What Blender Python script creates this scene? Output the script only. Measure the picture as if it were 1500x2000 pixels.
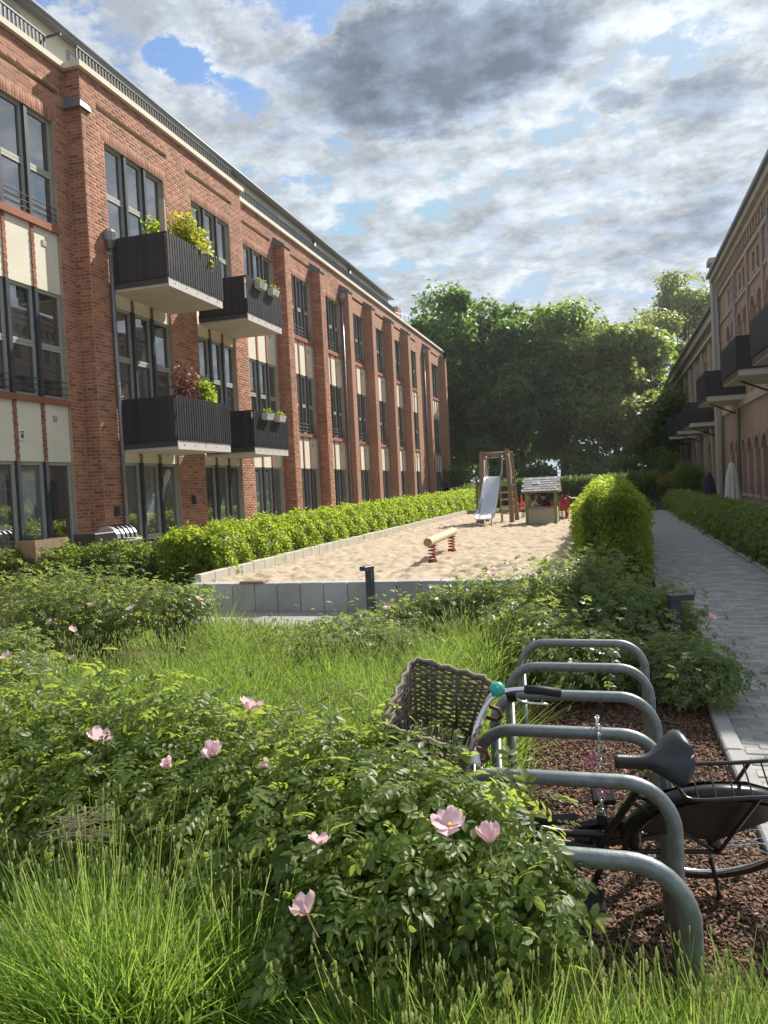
import bpy, math, random
import numpy as np
from mathutils import Vector, Matrix, noise as mnoise
R = math.radians
for o in list(bpy.data.objects): bpy.data.objects.remove(o)
scn = bpy.context.scene
COL = scn.collection
rng = np.random.default_rng(7)
random.seed(7)

# ------------------------------------------------------------------ camera
CAM_H = 1.9
def cam_basis(f=1502., vp=(1190, 930), roll=0.04):
    d = np.array([vp[0]-750, -(vp[1]-1000), f]); d /= np.linalg.norm(d)
    up = np.array([-math.sin(roll), math.cos(roll), 0.])
    U = up - d*(up @ d); U /= np.linalg.norm(U)
    X = np.cross(U, d)
    return np.array([X, d, U])
CM = cam_basis()
cam = bpy.data.cameras.new('camera')
cam.sensor_fit = 'VERTICAL'; cam.sensor_height = 36; cam.lens = 1502/2000*36
cam.clip_end = 2000; cam.clip_start = 0.05
camo = bpy.data.objects.new('camera', cam); COL.objects.link(camo)
rv, uv, fv = CM[:, 0], CM[:, 1], CM[:, 2]
m4 = Matrix(((rv[0], uv[0], -fv[0], 0), (rv[1], uv[1], -fv[1], 0), (rv[2], uv[2], -fv[2], CAM_H), (0, 0, 0, 1)))
camo.matrix_world = m4
scn.camera = camo
def proj(p):
    c = CM.T @ (np.asarray(p, float) - np.array([0, 0, CAM_H]))
    return 750+1502*c[0]/c[2], 1000-1502*c[1]/c[2], c[2]

# ------------------------------------------------------------------ world, sun, exposure
SUN_EL, SUN_AZ = R(43), R(28)          # azimuth measured from +Y towards +X
def build_world():
    w = bpy.data.worlds.new('World'); scn.world = w; w.use_nodes = True
    nt = w.node_tree; n = nt.nodes; L = nt.links; n.clear()
    def N(t, **k):
        a = n.new(t)
        for q, v in k.items(): setattr(a, q, v)
        return a
    def math_(op, a, b=None, c=None, clamp=False):
        q = N('ShaderNodeMath', operation=op, use_clamp=clamp)
        for i, v in enumerate((a, b, c)):
            if v is None: continue
            if isinstance(v, (int, float)): q.inputs[i].default_value = v
            else: L.new(v, q.inputs[i])
        return q.outputs[0]
    sky = N('ShaderNodeTexSky', sky_type='NISHITA', sun_disc=False)
    sky.sun_elevation = SUN_EL; sky.sun_rotation = SUN_AZ
    sky.air_density = 1.0; sky.dust_density = .6; sky.ozone_density = 1.5
    tc = N('ShaderNodeTexCoord'); sep = N('ShaderNodeSeparateXYZ'); L.new(tc.outputs['Generated'], sep.inputs[0])
    z = math_('ADD', math_('MAXIMUM', sep.outputs[2], 0.0), 0.16)
    px = math_('DIVIDE', sep.outputs[0], z); py = math_('DIVIDE', sep.outputs[1], z)
    comb = N('ShaderNodeCombineXYZ'); L.new(px, comb.inputs[0]); L.new(py, comb.inputs[1])
    def noise(scale, detail, rough, off, dist=0.0):
        mp = N('ShaderNodeMapping'); mp.inputs['Location'].default_value = off
        L.new(comb.outputs[0], mp.inputs[0])
        t = N('ShaderNodeTexNoise'); t.inputs['Scale'].default_value = scale; t.inputs['Detail'].default_value = detail
        t.inputs['Roughness'].default_value = rough; t.inputs['Distortion'].default_value = dist
        L.new(mp.outputs[0], t.inputs['Vector']); return t.outputs[0]
    big = noise(1.5, 2, .5, (3.1, 1.7, 0)); mid = noise(5.8, 6, .62, (0.3, 2.2, 0)); fine = noise(12., 6, .68, (5, .4, 0))
    d = math_('ADD', math_('MULTIPLY', big, .20), math_('ADD', math_('MULTIPLY', mid, .68), math_('MULTIPLY', fine, .30)))
    # single clouds and gaps standing in this sky: (direction, sharpness, amount, stretch)
    def blob(dx, dy, dz, rad, amt, warp=.35):
        v = Vector((dx, dy, dz)).normalized()
        zz = max(v.z, 0)+.16; cx, cy = v.x/zz, v.y/zz
        wx = math_('ADD', math_('SUBTRACT', px, cx), math_('MULTIPLY', math_('SUBTRACT', mid, .5), warp*(.25+rad*3.2)))
        wy = math_('ADD', math_('SUBTRACT', py, cy), math_('MULTIPLY', math_('SUBTRACT', fine, .5), warp*(.25+rad*2.4)))
        rr = math_('SQRT', math_('ADD', math_('MULTIPLY', wx, wx), math_('MULTIPLY', wy, wy)))
        q = N('ShaderNodeMapRange', interpolation_type='SMOOTHSTEP')
        L.new(rr, q.inputs[0]); q.inputs[1].default_value = rad; q.inputs[2].default_value = rad*.35
        q.inputs[3].default_value = 0; q.inputs[4].default_value = amt
        return q.outputs[0]
    def pixdir(x, y):
        return CM @ np.array([x-750, -(y-1000), 1502.])
    for (x, y, rad, amt) in CLOUDS:
        d = math_('ADD', d, blob(*pixdir(x, y), rad, amt))
    al = N('ShaderNodeMapRange', interpolation_type='SMOOTHSTEP'); L.new(d, al.inputs[0])
    al.inputs[1].default_value = .475; al.inputs[2].default_value = .62
    cr = N('ShaderNodeValToRGB'); L.new(d, cr.inputs[0]); e = cr.color_ramp.elements
    e[0].position = .48; e[0].color = (.78, .87, .97, 1)
    e[1].position = 1.05; e[1].color = (.28, .345, .44, 1)
    for p_, c_ in ((.56, (.92, .95, .98, 1)), (.64, (.66, .74, .84, 1)), (.74, (.47, .56, .69, 1)), (.86, (.33, .41, .53, 1))):
        k = e.new(p_); k.color = c_
    # rims facing the sun are lit, far sides are grey
    mid2 = noise(5.8, 6, .62, (0.3+.036, 2.2+.068, 0)); fine2 = noise(12., 5, .68, (5+.02, .4+.035, 0))
    rim = math_('ADD', math_('MULTIPLY', math_('SUBTRACT', mid, mid2), 2.5), math_('MULTIPLY', math_('SUBTRACT', fine, fine2), .9))
    rimf = math_('MINIMUM', math_('MAXIMUM', math_('ADD', rim, 1.0), .74), 1.45)
    # thin cloud brightens towards the sun
    sd = Vector((math.sin(SUN_AZ)*math.cos(SUN_EL), math.cos(SUN_AZ)*math.cos(SUN_EL), math.sin(SUN_EL)))
    dp = N('ShaderNodeVectorMath', operation='DOT_PRODUCT'); L.new(tc.outputs['Generated'], dp.inputs[0]); dp.inputs[1].default_value = sd
    glow = math_('POWER', math_('MAXIMUM', dp.outputs['Value'], 0.0), 10.0)
    mul = math_('MULTIPLY', math_('MULTIPLY', math_('ADD', math_('MULTIPLY', glow, .25), .90), CLOUD_GAIN), rimf)
    vs = N('ShaderNodeVectorMath', operation='SCALE'); L.new(cr.outputs[0], vs.inputs[0]); L.new(mul, vs.inputs['Scale'])
    skm = N('ShaderNodeVectorMath', operation='MULTIPLY'); L.new(sky.outputs[0], skm.inputs[0]); skm.inputs[1].default_value = SKY_TINT
    mx = N('ShaderNodeMix', data_type='RGBA'); L.new(al.outputs[0], mx.inputs[0])
    skc = N('ShaderNodeVectorMath', operation='MINIMUM'); L.new(skm.outputs[0], skc.inputs[0]); skc.inputs[1].default_value = (3.0, 4.0, 5.2); L.new(skc.outputs[0], mx.inputs[6]); L.new(vs.outputs[0], mx.inputs[7])
    bg = N('ShaderNodeBackground'); bg.inputs[1].default_value = .1
    L.new(mx.outputs[2], bg.inputs[0]); out = N('ShaderNodeOutputWorld'); L.new(bg.outputs[0], out.inputs[0])
CLOUDS = [(840, 130, .26, .30), (1040, 90, .16, .20), (690, 190, .20, .16), (355, 112, .085, -.26), (1375, 190, .15, .16), (1205, 195, .07, .16), (1340, 450, .26, .12)]
CLOUD_GAIN = 5.4
SKY_TINT = (.88, .98, 1.08)
build_world()
sun = bpy.data.lights.new('sun', 'SUN'); sun.energy = 4.6; sun.angle = R(.5); sun.color = (1, .93, .82)
suno = bpy.data.objects.new('sun', sun); COL.objects.link(suno)
suno.location = (40, 90, 80)
suno.rotation_euler = Vector((-math.sin(SUN_AZ)*math.cos(SUN_EL), -math.cos(SUN_AZ)*math.cos(SUN_EL), -math.sin(SUN_EL))).to_track_quat('-Z', 'Y').to_euler()
scn.view_settings.view_transform = 'Standard'; scn.view_settings.look = 'None'
scn.cycles.max_bounces = 7; scn.cycles.diffuse_bounces = 5; scn.cycles.glossy_bounces = 3; scn.cycles.transmission_bounces = 5
scn.view_settings.exposure = .75; scn.view_settings.gamma = 1

# ------------------------------------------------------------------ materials
MATS = {}
def material(name):
    m = bpy.data.materials.new(name); m.use_nodes = True; MATS[name] = m
    nt = m.node_tree; nt.nodes.clear()
    out = nt.nodes.new('ShaderNodeOutputMaterial'); b = nt.nodes.new('ShaderNodeBsdfPrincipled')
    nt.links.new(b.outputs[0], out.inputs[0]); return m, nt, b, out
def node(nt, t, **k):
    a = nt.nodes.new(t)
    for q, v in k.items(): setattr(a, q, v)
    return a
def simple(name, c1, c2=None, rough=.7, scale=6., metal=0., bump=0., bscale=40., spec=.4, island=0.):
    """base colour wandering between two tones, with fine relief"""
    m, nt, b, out = material(name); L = nt.links
    c2 = c2 or tuple(min(1, v*1.25) for v in c1)
    pos = node(nt, 'ShaderNodeNewGeometry')
    t = node(nt, 'ShaderNodeTexNoise'); t.inputs['Scale'].default_value = scale; t.inputs['Detail'].default_value = 6; t.inputs['Roughness'].default_value = .6
    tcn = node(nt, 'ShaderNodeTexCoord'); L.new(tcn.outputs['Object'], t.inputs['Vector'])
    mr = node(nt, 'ShaderNodeMapRange'); L.new(t.outputs[0], mr.inputs[0]); mr.inputs[1].default_value = .3; mr.inputs[2].default_value = .7
    mx = node(nt, 'ShaderNodeMix', data_type='RGBA'); L.new(mr.outputs[0], mx.inputs[0])
    mx.inputs[6].default_value = (*c1, 1); mx.inputs[7].default_value = (*c2, 1)
    col = mx.outputs[2]
    if island:
        oi = node(nt, 'ShaderNodeObjectInfo'); ad = node(nt, 'ShaderNodeMath', operation='ADD')
        L.new(oi.outputs['Random'], ad.inputs[0]); L.new(pos.outputs['Random Per Island'], ad.inputs[1])
        fr = node(nt, 'ShaderNodeMath', operation='FRACT'); L.new(ad.outputs[0], fr.inputs[0])
        m2 = node(nt, 'ShaderNodeMapRange'); L.new(fr.outputs[0], m2.inputs[0]); m2.inputs[3].default_value = 1-island; m2.inputs[4].default_value = 1+island
        h = node(nt, 'ShaderNodeHueSaturation'); L.new(col, h.inputs['Color']); L.new(m2.outputs[0], h.inputs['Value']); col = h.outputs[0]
    L.new(col, b.inputs['Base Color'])
    b.inputs['Roughness'].default_value = rough; b.inputs['Metallic'].default_value = metal; b.inputs['Specular IOR Level'].default_value = spec
    if bump:
        t2 = node(nt, 'ShaderNodeTexNoise'); t2.inputs['Scale'].default_value = bscale; t2.inputs['Detail'].default_value = 4; L.new(tcn.outputs['Object'], t2.inputs['Vector'])
        bp = node(nt, 'ShaderNodeBump'); bp.inputs['Strength'].default_value = bump; bp.inputs['Distance'].default_value = .02
        L.new(t2.outputs[0], bp.inputs['Height']); L.new(bp.outputs[0], b.inputs['Normal'])
    return m
def leafmat(name, dark, light, trans, tmix=.45, rough=.45, spec=.35, thr=None):
    m, nt, b, out = material(name); L = nt.links
    g = node(nt, 'ShaderNodeNewGeometry'); oi = node(nt, 'ShaderNodeObjectInfo')
    ad = node(nt, 'ShaderNodeMath', operation='ADD'); L.new(oi.outputs['Random'], ad.inputs[0]); L.new(g.outputs['Random Per Island'], ad.inputs[1])
    fr = node(nt, 'ShaderNodeMath', operation='FRACT'); L.new(ad.outputs[0], fr.inputs[0])
    t = node(nt, 'ShaderNodeTexNoise'); t.inputs['Scale'].default_value = 1.2; t.inputs['Detail'].default_value = 3; L.new(g.outputs['Position'], t.inputs['Vector'])
    av = node(nt, 'ShaderNodeMath', operation='MULTIPLY_ADD'); L.new(t.outputs[0], av.inputs[0]); av.inputs[1].default_value = .8
    hf = node(nt, 'ShaderNodeMath', operation='MULTIPLY'); L.new(fr.outputs[0], hf.inputs[0]); hf.inputs[1].default_value = .6
    sb = node(nt, 'ShaderNodeMath', operation='SUBTRACT'); L.new(hf.outputs[0], sb.inputs[0]); sb.inputs[1].default_value = .2
    L.new(sb.outputs[0], av.inputs[2])
    mx = node(nt, 'ShaderNodeMix', data_type='RGBA', clamp_factor=True); L.new(av.outputs[0], mx.inputs[0])
    mx.inputs[6].default_value = (*dark, 1); mx.inputs[7].default_value = (*light, 1)
    L.new(mx.outputs[2], b.inputs['Base Color']); b.inputs['Roughness'].default_value = rough; b.inputs['Specular IOR Level'].default_value = spec
    tr = node(nt, 'ShaderNodeBsdfTranslucent')
    m2 = node(nt, 'ShaderNodeMix', data_type='RGBA', clamp_factor=True); L.new(av.outputs[0], m2.inputs[0])
    m2.inputs[6].default_value = (*[v*.65 for v in trans], 1); m2.inputs[7].default_value = (*trans, 1)
    L.new(m2.outputs[2], tr.inputs['Color'])
    ms = node(nt, 'ShaderNodeMixShader'); ms.inputs[0].default_value = tmix
    L.new(b.outputs[0], ms.inputs[1]); L.new(tr.outputs[0], ms.inputs[2]); L.new(ms.outputs[0], out.inputs[0])
    return m
def brickmat(name, c1, c2, mortar, scale=1., bw=.25, bh=.077, ms=.012, wav=.25, rough=.85):
    m, nt, b, out = material(name); L = nt.links
    g = node(nt, 'ShaderNodeNewGeometry'); s = node(nt, 'ShaderNodeSeparateXYZ'); L.new(g.outputs['Position'], s.inputs[0])
    a = node(nt, 'ShaderNodeMath', operation='ADD'); L.new(s.outputs[0], a.inputs[0]); L.new(s.outputs[1], a.inputs[1])
    c = node(nt, 'ShaderNodeCombineXYZ'); L.new(a.outputs[0], c.inputs[0]); L.new(s.outputs[2], c.inputs[1])
    br = node(nt, 'ShaderNodeTexBrick'); L.new(c.outputs[0], br.inputs['Vector'])
    br.inputs['Color1'].default_value = (*c1, 1); br.inputs['Color2'].default_value = (*c2, 1); br.inputs['Mortar'].default_value = (*mortar, 1)
    br.inputs['Scale'].default_value = scale; br.inputs['Mortar Size'].default_value = ms; br.inputs['Brick Width'].default_value = bw; br.inputs['Row Height'].default_value = bh
    br.inputs['Mortar Smooth'].default_value = .3
    t = node(nt, 'ShaderNodeTexNoise'); t.inputs['Scale'].default_value = .8; t.inputs['Detail'].default_value = 6; L.new(g.outputs['Position'], t.inputs['Vector'])
    mr = node(nt, 'ShaderNodeMapRange'); L.new(t.outputs[0], mr.inputs[0]); mr.inputs[3].default_value = 1-wav; mr.inputs[4].default_value = 1+wav
    h = node(nt, 'ShaderNodeHueSaturation'); L.new(br.outputs[0], h.inputs['Color']); L.new(mr.outputs[0], h.inputs['Value'])
    L.new(h.outputs[0], b.inputs['Base Color']); b.inputs['Roughness'].default_value = rough
    bp = node(nt, 'ShaderNodeBump'); bp.inputs['Strength'].default_value = .5; bp.inputs['Distance'].default_value = .01; bp.invert = True
    L.new(br.outputs['Fac'], bp.inputs['Height']); L.new(bp.outputs[0], b.inputs['Normal'])
    return m
def pavemat(name, c1, c2, mortar):
    m, nt, b, out = material(name); L = nt.links
    g = node(nt, 'ShaderNodeNewGeometry')
    br = node(nt, 'ShaderNodeTexBrick'); L.new(g.outputs['Position'], br.inputs['Vector'])
    br.inputs['Color1'].default_value = (*c1, 1); br.inputs['Color2'].default_value = (*c2, 1); br.inputs['Mortar'].default_value = (*mortar, 1)
    br.inputs['Scale'].default_value = 1; br.inputs['Mortar Size'].default_value = .006; br.inputs['Brick Width'].default_value = .205; br.inputs['Row Height'].default_value = .105
    t = node(nt, 'ShaderNodeTexNoise'); t.inputs['Scale'].default_value = 2.5; t.inputs['Detail'].default_value = 8; L.new(g.outputs['Position'], t.inputs['Vector'])
    mr = node(nt, 'ShaderNodeMapRange'); L.new(t.outputs[0], mr.inputs[0]); mr.inputs[3].default_value = .75; mr.inputs[4].default_value = 1.25
    h = node(nt, 'ShaderNodeHueSaturation'); L.new(br.outputs[0], h.inputs['Color']); L.new(mr.outputs[0], h.inputs['Value'])
    L.new(h.outputs[0], b.inputs['Base Color']); b.inputs['Roughness'].default_value = .85
    return m
M_ = {}
simple('mortar', (.40, .30, .22), (.50, .40, .30), .9, 2)
simple('brick_red', (.29, .115, .066), (.43, .19, .112), .85, 1.1, bump=.2, bscale=60, island=.34)
brickmat('brick_far', (.32, .13, .076), (.42, .19, .112), (.44, .34, .25))
simple('brick_trim', (.27, .10, .06), (.35, .15, .09), .85, 2.5, island=.2)
brickmat('brick_old', (.29, .19, .145), (.36, .25, .195), (.37, .33, .28))
simple('stone_pale', (.36, .33, .27), (.45, .41, .34), .85, 2.)
simple('render_cream', (.66, .62, .50), (.76, .72, .60), .85, 1.2, bump=.1, bscale=20)
simple('concrete_soffit', (.50, .47, .40), (.58, .55, .47), .85, 1.5)
simple('white_trim', (.72, .71, .67), (.80, .79, .76), .6, 3.)
simple('roof_grey', (.16, .18, .20), (.20, .22, .245), .55, 2., metal=.2)
simple('frame_grey', (.34, .35, .31), (.41, .42, .375), .5, 3.)
simple('post_dark', (.032, .038, .048), (.05, .056, .066), .4, 3., spec=.5)
simple('slat_black', (.018, .019, .024), (.034, .035, .042), .5, 5., island=.3)
simple('fascia_pale', (.50, .48, .46), (.58, .56, .54), .6, 4.)
simple('fascia_dark', (.05, .05, .055), (.07, .068, .07), .6, 4.)
simple('zinc', (.22, .23, .24), (.30, .31, .32), .45, 8., metal=.6)
simple('galvanised', (.13, .155, .158), (.24, .265, .265), .46, 22., metal=.45, bump=.06, bscale=90, spec=.5)
simple('concrete', (.34, .34, .33), (.43, .43, .42), .9, 3., bump=.3, bscale=50, island=.12)
simple('concrete_kerb', (.42, .40, .34), (.52, .50, .43), .9, 4., bump=.2)
simple('paver', (.26, .258, .25), (.36, .355, .34), .85, 3., bump=.3, bscale=60, island=.22)
pavemat('paving', (.28, .278, .27), (.34, .336, .325), (.17, .17, .16))
simple('kerb_stone', (.27, .268, .26), (.34, .335, .325), .9, 4., bump=.25)
simple('soil', (.05, .038, .026), (.085, .062, .042), .95, 5., bump=.5, bscale=30)
simple('mulch', (.10, .052, .033), (.25, .140, .092), .9, 14., island=.6)
simple('sand', (.39, .315, .225), (.47, .385, .285), .95, 2.2, bump=.6, bscale=22)
simple('lawn', (.06, .11, .025), (.10, .17, .04), .95, 2., bump=.5)
simple('timber', (.20, .145, .09), (.30, .22, .14), .8, 7., bump=.3)
simple('timber_log', (.52, .43, .28), (.62, .53, .36), .8, 7., bump=.2)
simple('timber_end', (.25, .16, .09), (.34, .23, .13), .8, 12.)
simple('timber_panel', (.38, .34, .25), (.45, .41, .31), .8, 5.)
simple('shingle_grey', (.27, .28, .29), (.36, .37, .38), .8, 9., island=.25)
simple('green_paint', (.16, .20, .06), (.21, .25, .09), .6, 5.)
simple('red_paint', (.42, .045, .05), (.50, .065, .06), .5, 4.)
simple('red_dark', (.25, .035, .03), (.33, .05, .04), .45, 4.)
simple('steel_slide', (.42, .45, .48), (.52, .55, .58), .34, 3., metal=.7)
simple('black_paint', (.010, .010, .012), (.018, .018, .02), .3, 6., spec=.5)
simple('rubber', (.014, .014, .015), (.022, .022, .023), .65, 20.)
simple('chrome', (.62, .64, .66), (.72, .74, .76), .16, 8., metal=1.)
simple('white_plastic', (.66, .66, .62), (.74, .74, .70), .4, 8.)
simple('saddle_vinyl', (.022, .026, .032), (.034, .039, .046), .42, 9., bump=.15, bscale=220, spec=.5)
simple('teal_enamel', (.02, .36, .32), (.03, .42, .37), .3, 6., spec=.5)
simple('brass', (.55, .40, .14), (.6, .45, .2), .3, 6., metal=.8)
simple('wicker', (.13, .105, .078), (.27, .225, .17), .75, 30., bump=.2, bscale=120, island=.4)
simple('leather_strap', (.10, .035, .02), (.15, .05, .03), .55, 10.)
simple('pink_cloth', (.75, .22, .42), (.85, .32, .52), .7, 10.)
simple('bark', (.06, .048, .036), (.11, .088, .065), .95, 6., bump=.5)
simple('cane', (.13, .10, .045), (.22, .16, .08), .85, 14.)
simple('dry_twig', (.34, .28, .19), (.44, .37, .26), .9, 14.)
simple('stake_wood', (.13, .115, .095), (.2, .175, .14), .9, 10.)
simple('cloth_white', (.55, .55, .52), (.64, .64, .61), .9, 5.)
simple('cloth_navy', (.03, .035, .055), (.045, .05, .07), .9, 5.)
simple('skin', (.50, .32, .24), (.56, .37, .28), .6, 5.)
simple('hair_dark', (.02, .014, .01), (.035, .024, .018), .6, 30.)
simple('hair_fair', (.42, .31, .18), (.5, .38, .24), .6, 30.)
simple('shirt_black', (.012, .012, .015), (.02, .02, .024), .85, 9.)
simple('shirt_white', (.62, .62, .62), (.7, .7, .7), .85, 9.)
simple('shirt_coral', (.72, .17, .10), (.80, .22, .14), .85, 9.)
simple('sign_white', (.72, .72, .70), (.78, .78, .76), .6, 9.)
simple('sign_ink', (.03, .03, .035), (.04, .04, .05), .6, 9.)
simple('grill_steel', (.05, .05, .055), (.08, .08, .085), .35, 6., metal=.5)
simple('terrace', (.24, .22, .19), (.31, .29, .25), .9, 3.)
simple('petal', (.86, .42, .52), (.93, .62, .68), .6, 30.)
simple('petal_pale', (.86, .66, .66), (.92, .80, .78), .6, 30.)
simple('stamen', (.75, .48, .06), (.85, .6, .1), .7, 30.)
def glassmat(name, base, base2):
    m, nt, b, out = material(name); L = nt.links
    tcn = node(nt, 'ShaderNodeTexCoord'); oi = node(nt, 'ShaderNodeObjectInfo')
    mx = node(nt, 'ShaderNodeMix', data_type='RGBA'); L.new(oi.outputs['Random'], mx.inputs[0])
    mx.inputs[6].default_value = (*base, 1); mx.inputs[7].default_value = (*base2, 1); L.new(mx.outputs[2], b.inputs['Base Color'])
    b.inputs['Roughness'].default_value = .02; b.inputs['IOR'].default_value = 2.3; b.inputs['Specular IOR Level'].default_value = .8
    t = node(nt, 'ShaderNodeTexNoise'); t.inputs['Scale'].default_value = .9; t.inputs['Detail'].default_value = 1; L.new(tcn.outputs['Object'], t.inputs['Vector'])
    bp = node(nt, 'ShaderNodeBump'); bp.inputs['Strength'].default_value = .05; bp.inputs['Distance'].default_value = .05
    L.new(t.outputs[0], bp.inputs['Height']); L.new(bp.outputs[0], b.inputs['Normal'])
glassmat('glass', (.020, .026, .030), (.050, .058, .060))
glassmat('glass_blind', (.085, .105, .105), (.13, .145, .14))
glassmat('glass_old', (.05, .045, .042), (.08, .07, .062))
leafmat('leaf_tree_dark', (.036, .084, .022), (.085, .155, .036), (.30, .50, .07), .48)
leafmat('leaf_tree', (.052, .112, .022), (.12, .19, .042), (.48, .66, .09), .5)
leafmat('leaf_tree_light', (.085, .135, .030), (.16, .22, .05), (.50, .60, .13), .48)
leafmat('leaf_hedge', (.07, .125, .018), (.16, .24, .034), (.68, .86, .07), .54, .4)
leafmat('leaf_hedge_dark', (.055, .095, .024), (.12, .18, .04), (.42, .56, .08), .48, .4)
leafmat('leaf_rose', (.032, .068, .020), (.15, .20, .055), (.54, .68, .11), .50, .42, .36)
leafmat('leaf_rose_far', (.065, .105, .034), (.15, .20, .07), (.50, .62, .14), .48, .4, .45)
leafmat('leaf_lavender', (.065, .14, .024), (.20, .32, .055), (.50, .71, .12), .54, .6, .2)
leafmat('stem_lavender', (.11, .18, .05), (.22, .31, .09), (.52, .70, .15), .5, .6, .2)
leafmat('bud_lavender', (.30, .34, .15), (.46, .50, .26), (.75, .80, .36), .5, .7, .2)
leafmat('leaf_yellow', (.16, .19, .02), (.32, .33, .04), (.8, .82, .07), .5)
leafmat('leaf_plum', (.06, .022, .022), (.13, .055, .045), (.30, .11, .08), .4)
leafmat('leaf_straw', (.30, .24, .06), (.42, .33, .10), (.55, .45, .12), .4)
leafmat('petal_soft', (.86, .52, .60), (.94, .76, .79), (.96, .74, .78), .4, .6, .2)

# ------------------------------------------------------------------ mesh helpers
class MB:
    def __init__(s): s.v = []; s.f = []
    def add(s, vs, fs):
        o = len(s.v); s.v += [tuple(map(float, p)) for p in vs]; s.f += [tuple(i+o for i in f) for f in fs]; return s
    def box(s, a, b):
        x0, y0, z0 = a; x1, y1, z1 = b
        return s.add([(x0, y0, z0), (x1, y0, z0), (x1, y1, z0), (x0, y1, z0), (x0, y0, z1), (x1, y0, z1), (x1, y1, z1), (x0, y1, z1)],
                     [(0, 3, 2, 1), (4, 5, 6, 7), (0, 1, 5, 4), (1, 2, 6, 5), (2, 3, 7, 6), (3, 0, 4, 7)])
    def bbox(s, a, b, r=.01):
        """box with chamfered vertical and top edges"""
        x0, y0, z0 = a; x1, y1, z1 = b
        ring = [(x0+r, y0), (x1-r, y0), (x1, y0+r), (x1, y1-r), (x1-r, y1), (x0+r, y1), (x0, y1-r), (x0, y0+r)]
        ins = [(x0+2*r, y0+r), (x1-2*r, y0+r), (x1-r, y0+2*r), (x1-r, y1-2*r), (x1-2*r, y1-r), (x0+2*r, y1-r), (x0+r, y1-2*r), (x0+r, y0+2*r)]
        v = [(x, y, z0) for x, y in ring]+[(x, y, z1-r) for x, y in ring]+[(x, y, z1) for x, y in ins]
        f = [tuple(range(7, -1, -1)), tuple(range(16, 24))]
        for i in range(8):
            j = (i+1) % 8; f += [(i, j, 8+j, 8+i), (8+i, 8+j, 16+j, 16+i)]
        return s.add(v, f)
    def bar(s, p, q, w, d=None, up=(0, 0, 1)):
        """rectangular bar from p to q"""
        d = d or w; p = Vector(p); q = Vector(q); t = (q-p).normalized(); u = Vector(up)
        if abs(t.dot(u)) > .98: u = Vector((0, 1, 0))
        a = t.cross(u).normalized()*w/2; b = a.cross(t).normalized()*d/2
        v = [p-a-b, p+a-b, p+a+b, p-a+b, q-a-b, q+a-b, q+a+b, q-a+b]
        return s.add(v, [(0, 3, 2, 1), (4, 5, 6, 7), (0, 1, 5, 4), (1, 2, 6, 5), (2, 3, 7, 6), (3, 0, 4, 7)])
    def tube(s, pts, r, n=8, cap=True, closed=False):
        pts = [Vector(p) for p in pts]; k = len(pts)
        rs = r if hasattr(r, '__len__') else [r]*k
        o = len(s.v); prev = None
        for i, p in enumerate(pts):
            if closed: t = (pts[(i+1) % k]-pts[i-1]).normalized()
            else: t = (pts[min(i+1, k-1)]-pts[max(i-1, 0)]).normalized()
            if prev is None:
                u = Vector((0, 0, 1)) if abs(t.z) < .9 else Vector((1, 0, 0))
                a = t.cross(u).normalized()
            else: a = (prev-t*prev.dot(t)).normalized()
            prev = a; b = t.cross(a)
            for j in range(n):
                an = 2*math.pi*j/n; s.v.append(tuple(p+(a*math.cos(an)+b*math.sin(an))*rs[i]))
        for i in range(k if closed else k-1):
            i2 = (i+1) % k
            for j in range(n):
                j2 = (j+1) % n; s.f.append((o+i*n+j, o+i*n+j2, o+i2*n+j2, o+i2*n+j))
        if cap and not closed:
            s.f.append(tuple(o+j for j in range(n-1, -1, -1))); s.f.append(tuple(o+(k-1)*n+j for j in range(n)))
        return s
    def lathe(s, prof, c=(0, 0, 0), n=16, axis='z'):
        o = len(s.v); m = len(prof)
        for r, h in prof:
            for j in range(n):
                a = 2*math.pi*j/n; x, y = r*math.cos(a), r*math.sin(a)
                p = (x, y, h) if axis == 'z' else ((x, h, y) if axis == 'y' else (h, x, y))
                s.v.append((p[0]+c[0], p[1]+c[1], p[2]+c[2]))
        for i in range(m-1):
            for j in range(n):
                j2 = (j+1) % n; s.f.append((o+i*n+j, o+i*n+j2, o+(i+1)*n+j2, o+(i+1)*n+j))
        s.f.append(tuple(o+j for j in range(n-1, -1, -1))); s.f.append(tuple(o+(m-1)*n+j for j in range(n)))
        return s
def wloc(o):
    v = Vector((0, 0, 0))
    while o: v += o.location; o = o.parent
    return v
def np_mesh(name, V, F):
    """V (n,3), F (m,k) arrays -> mesh datablock, fast"""
    V = np.ascontiguousarray(V, np.float32); F = np.ascontiguousarray(F, np.int32)
    me = bpy.data.meshes.new(name); k = F.shape[1]
    me.vertices.add(len(V)); me.vertices.foreach_set('co', V.ravel())
    me.loops.add(F.size); me.loops.foreach_set('vertex_index', F.ravel())
    me.polygons.add(len(F)); me.polygons.foreach_set('loop_start', np.arange(0, F.size, k, dtype=np.int32))
    me.polygons.foreach_set('loop_total', np.full(len(F), k, np.int32))
    me.update(calc_edges=True); return me
def link(name, me, mat, parent=None, smooth=False, loc=None):
    o = bpy.data.objects.new(name, me); COL.objects.link(o)
    if mat and not me.materials: me.materials.append(MATS[mat])
    if parent: o.parent = parent
    if loc is not None: o.location = loc
    if smooth: me.polygons.foreach_set('use_smooth', [True]*len(me.polygons))
    return o
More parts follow.
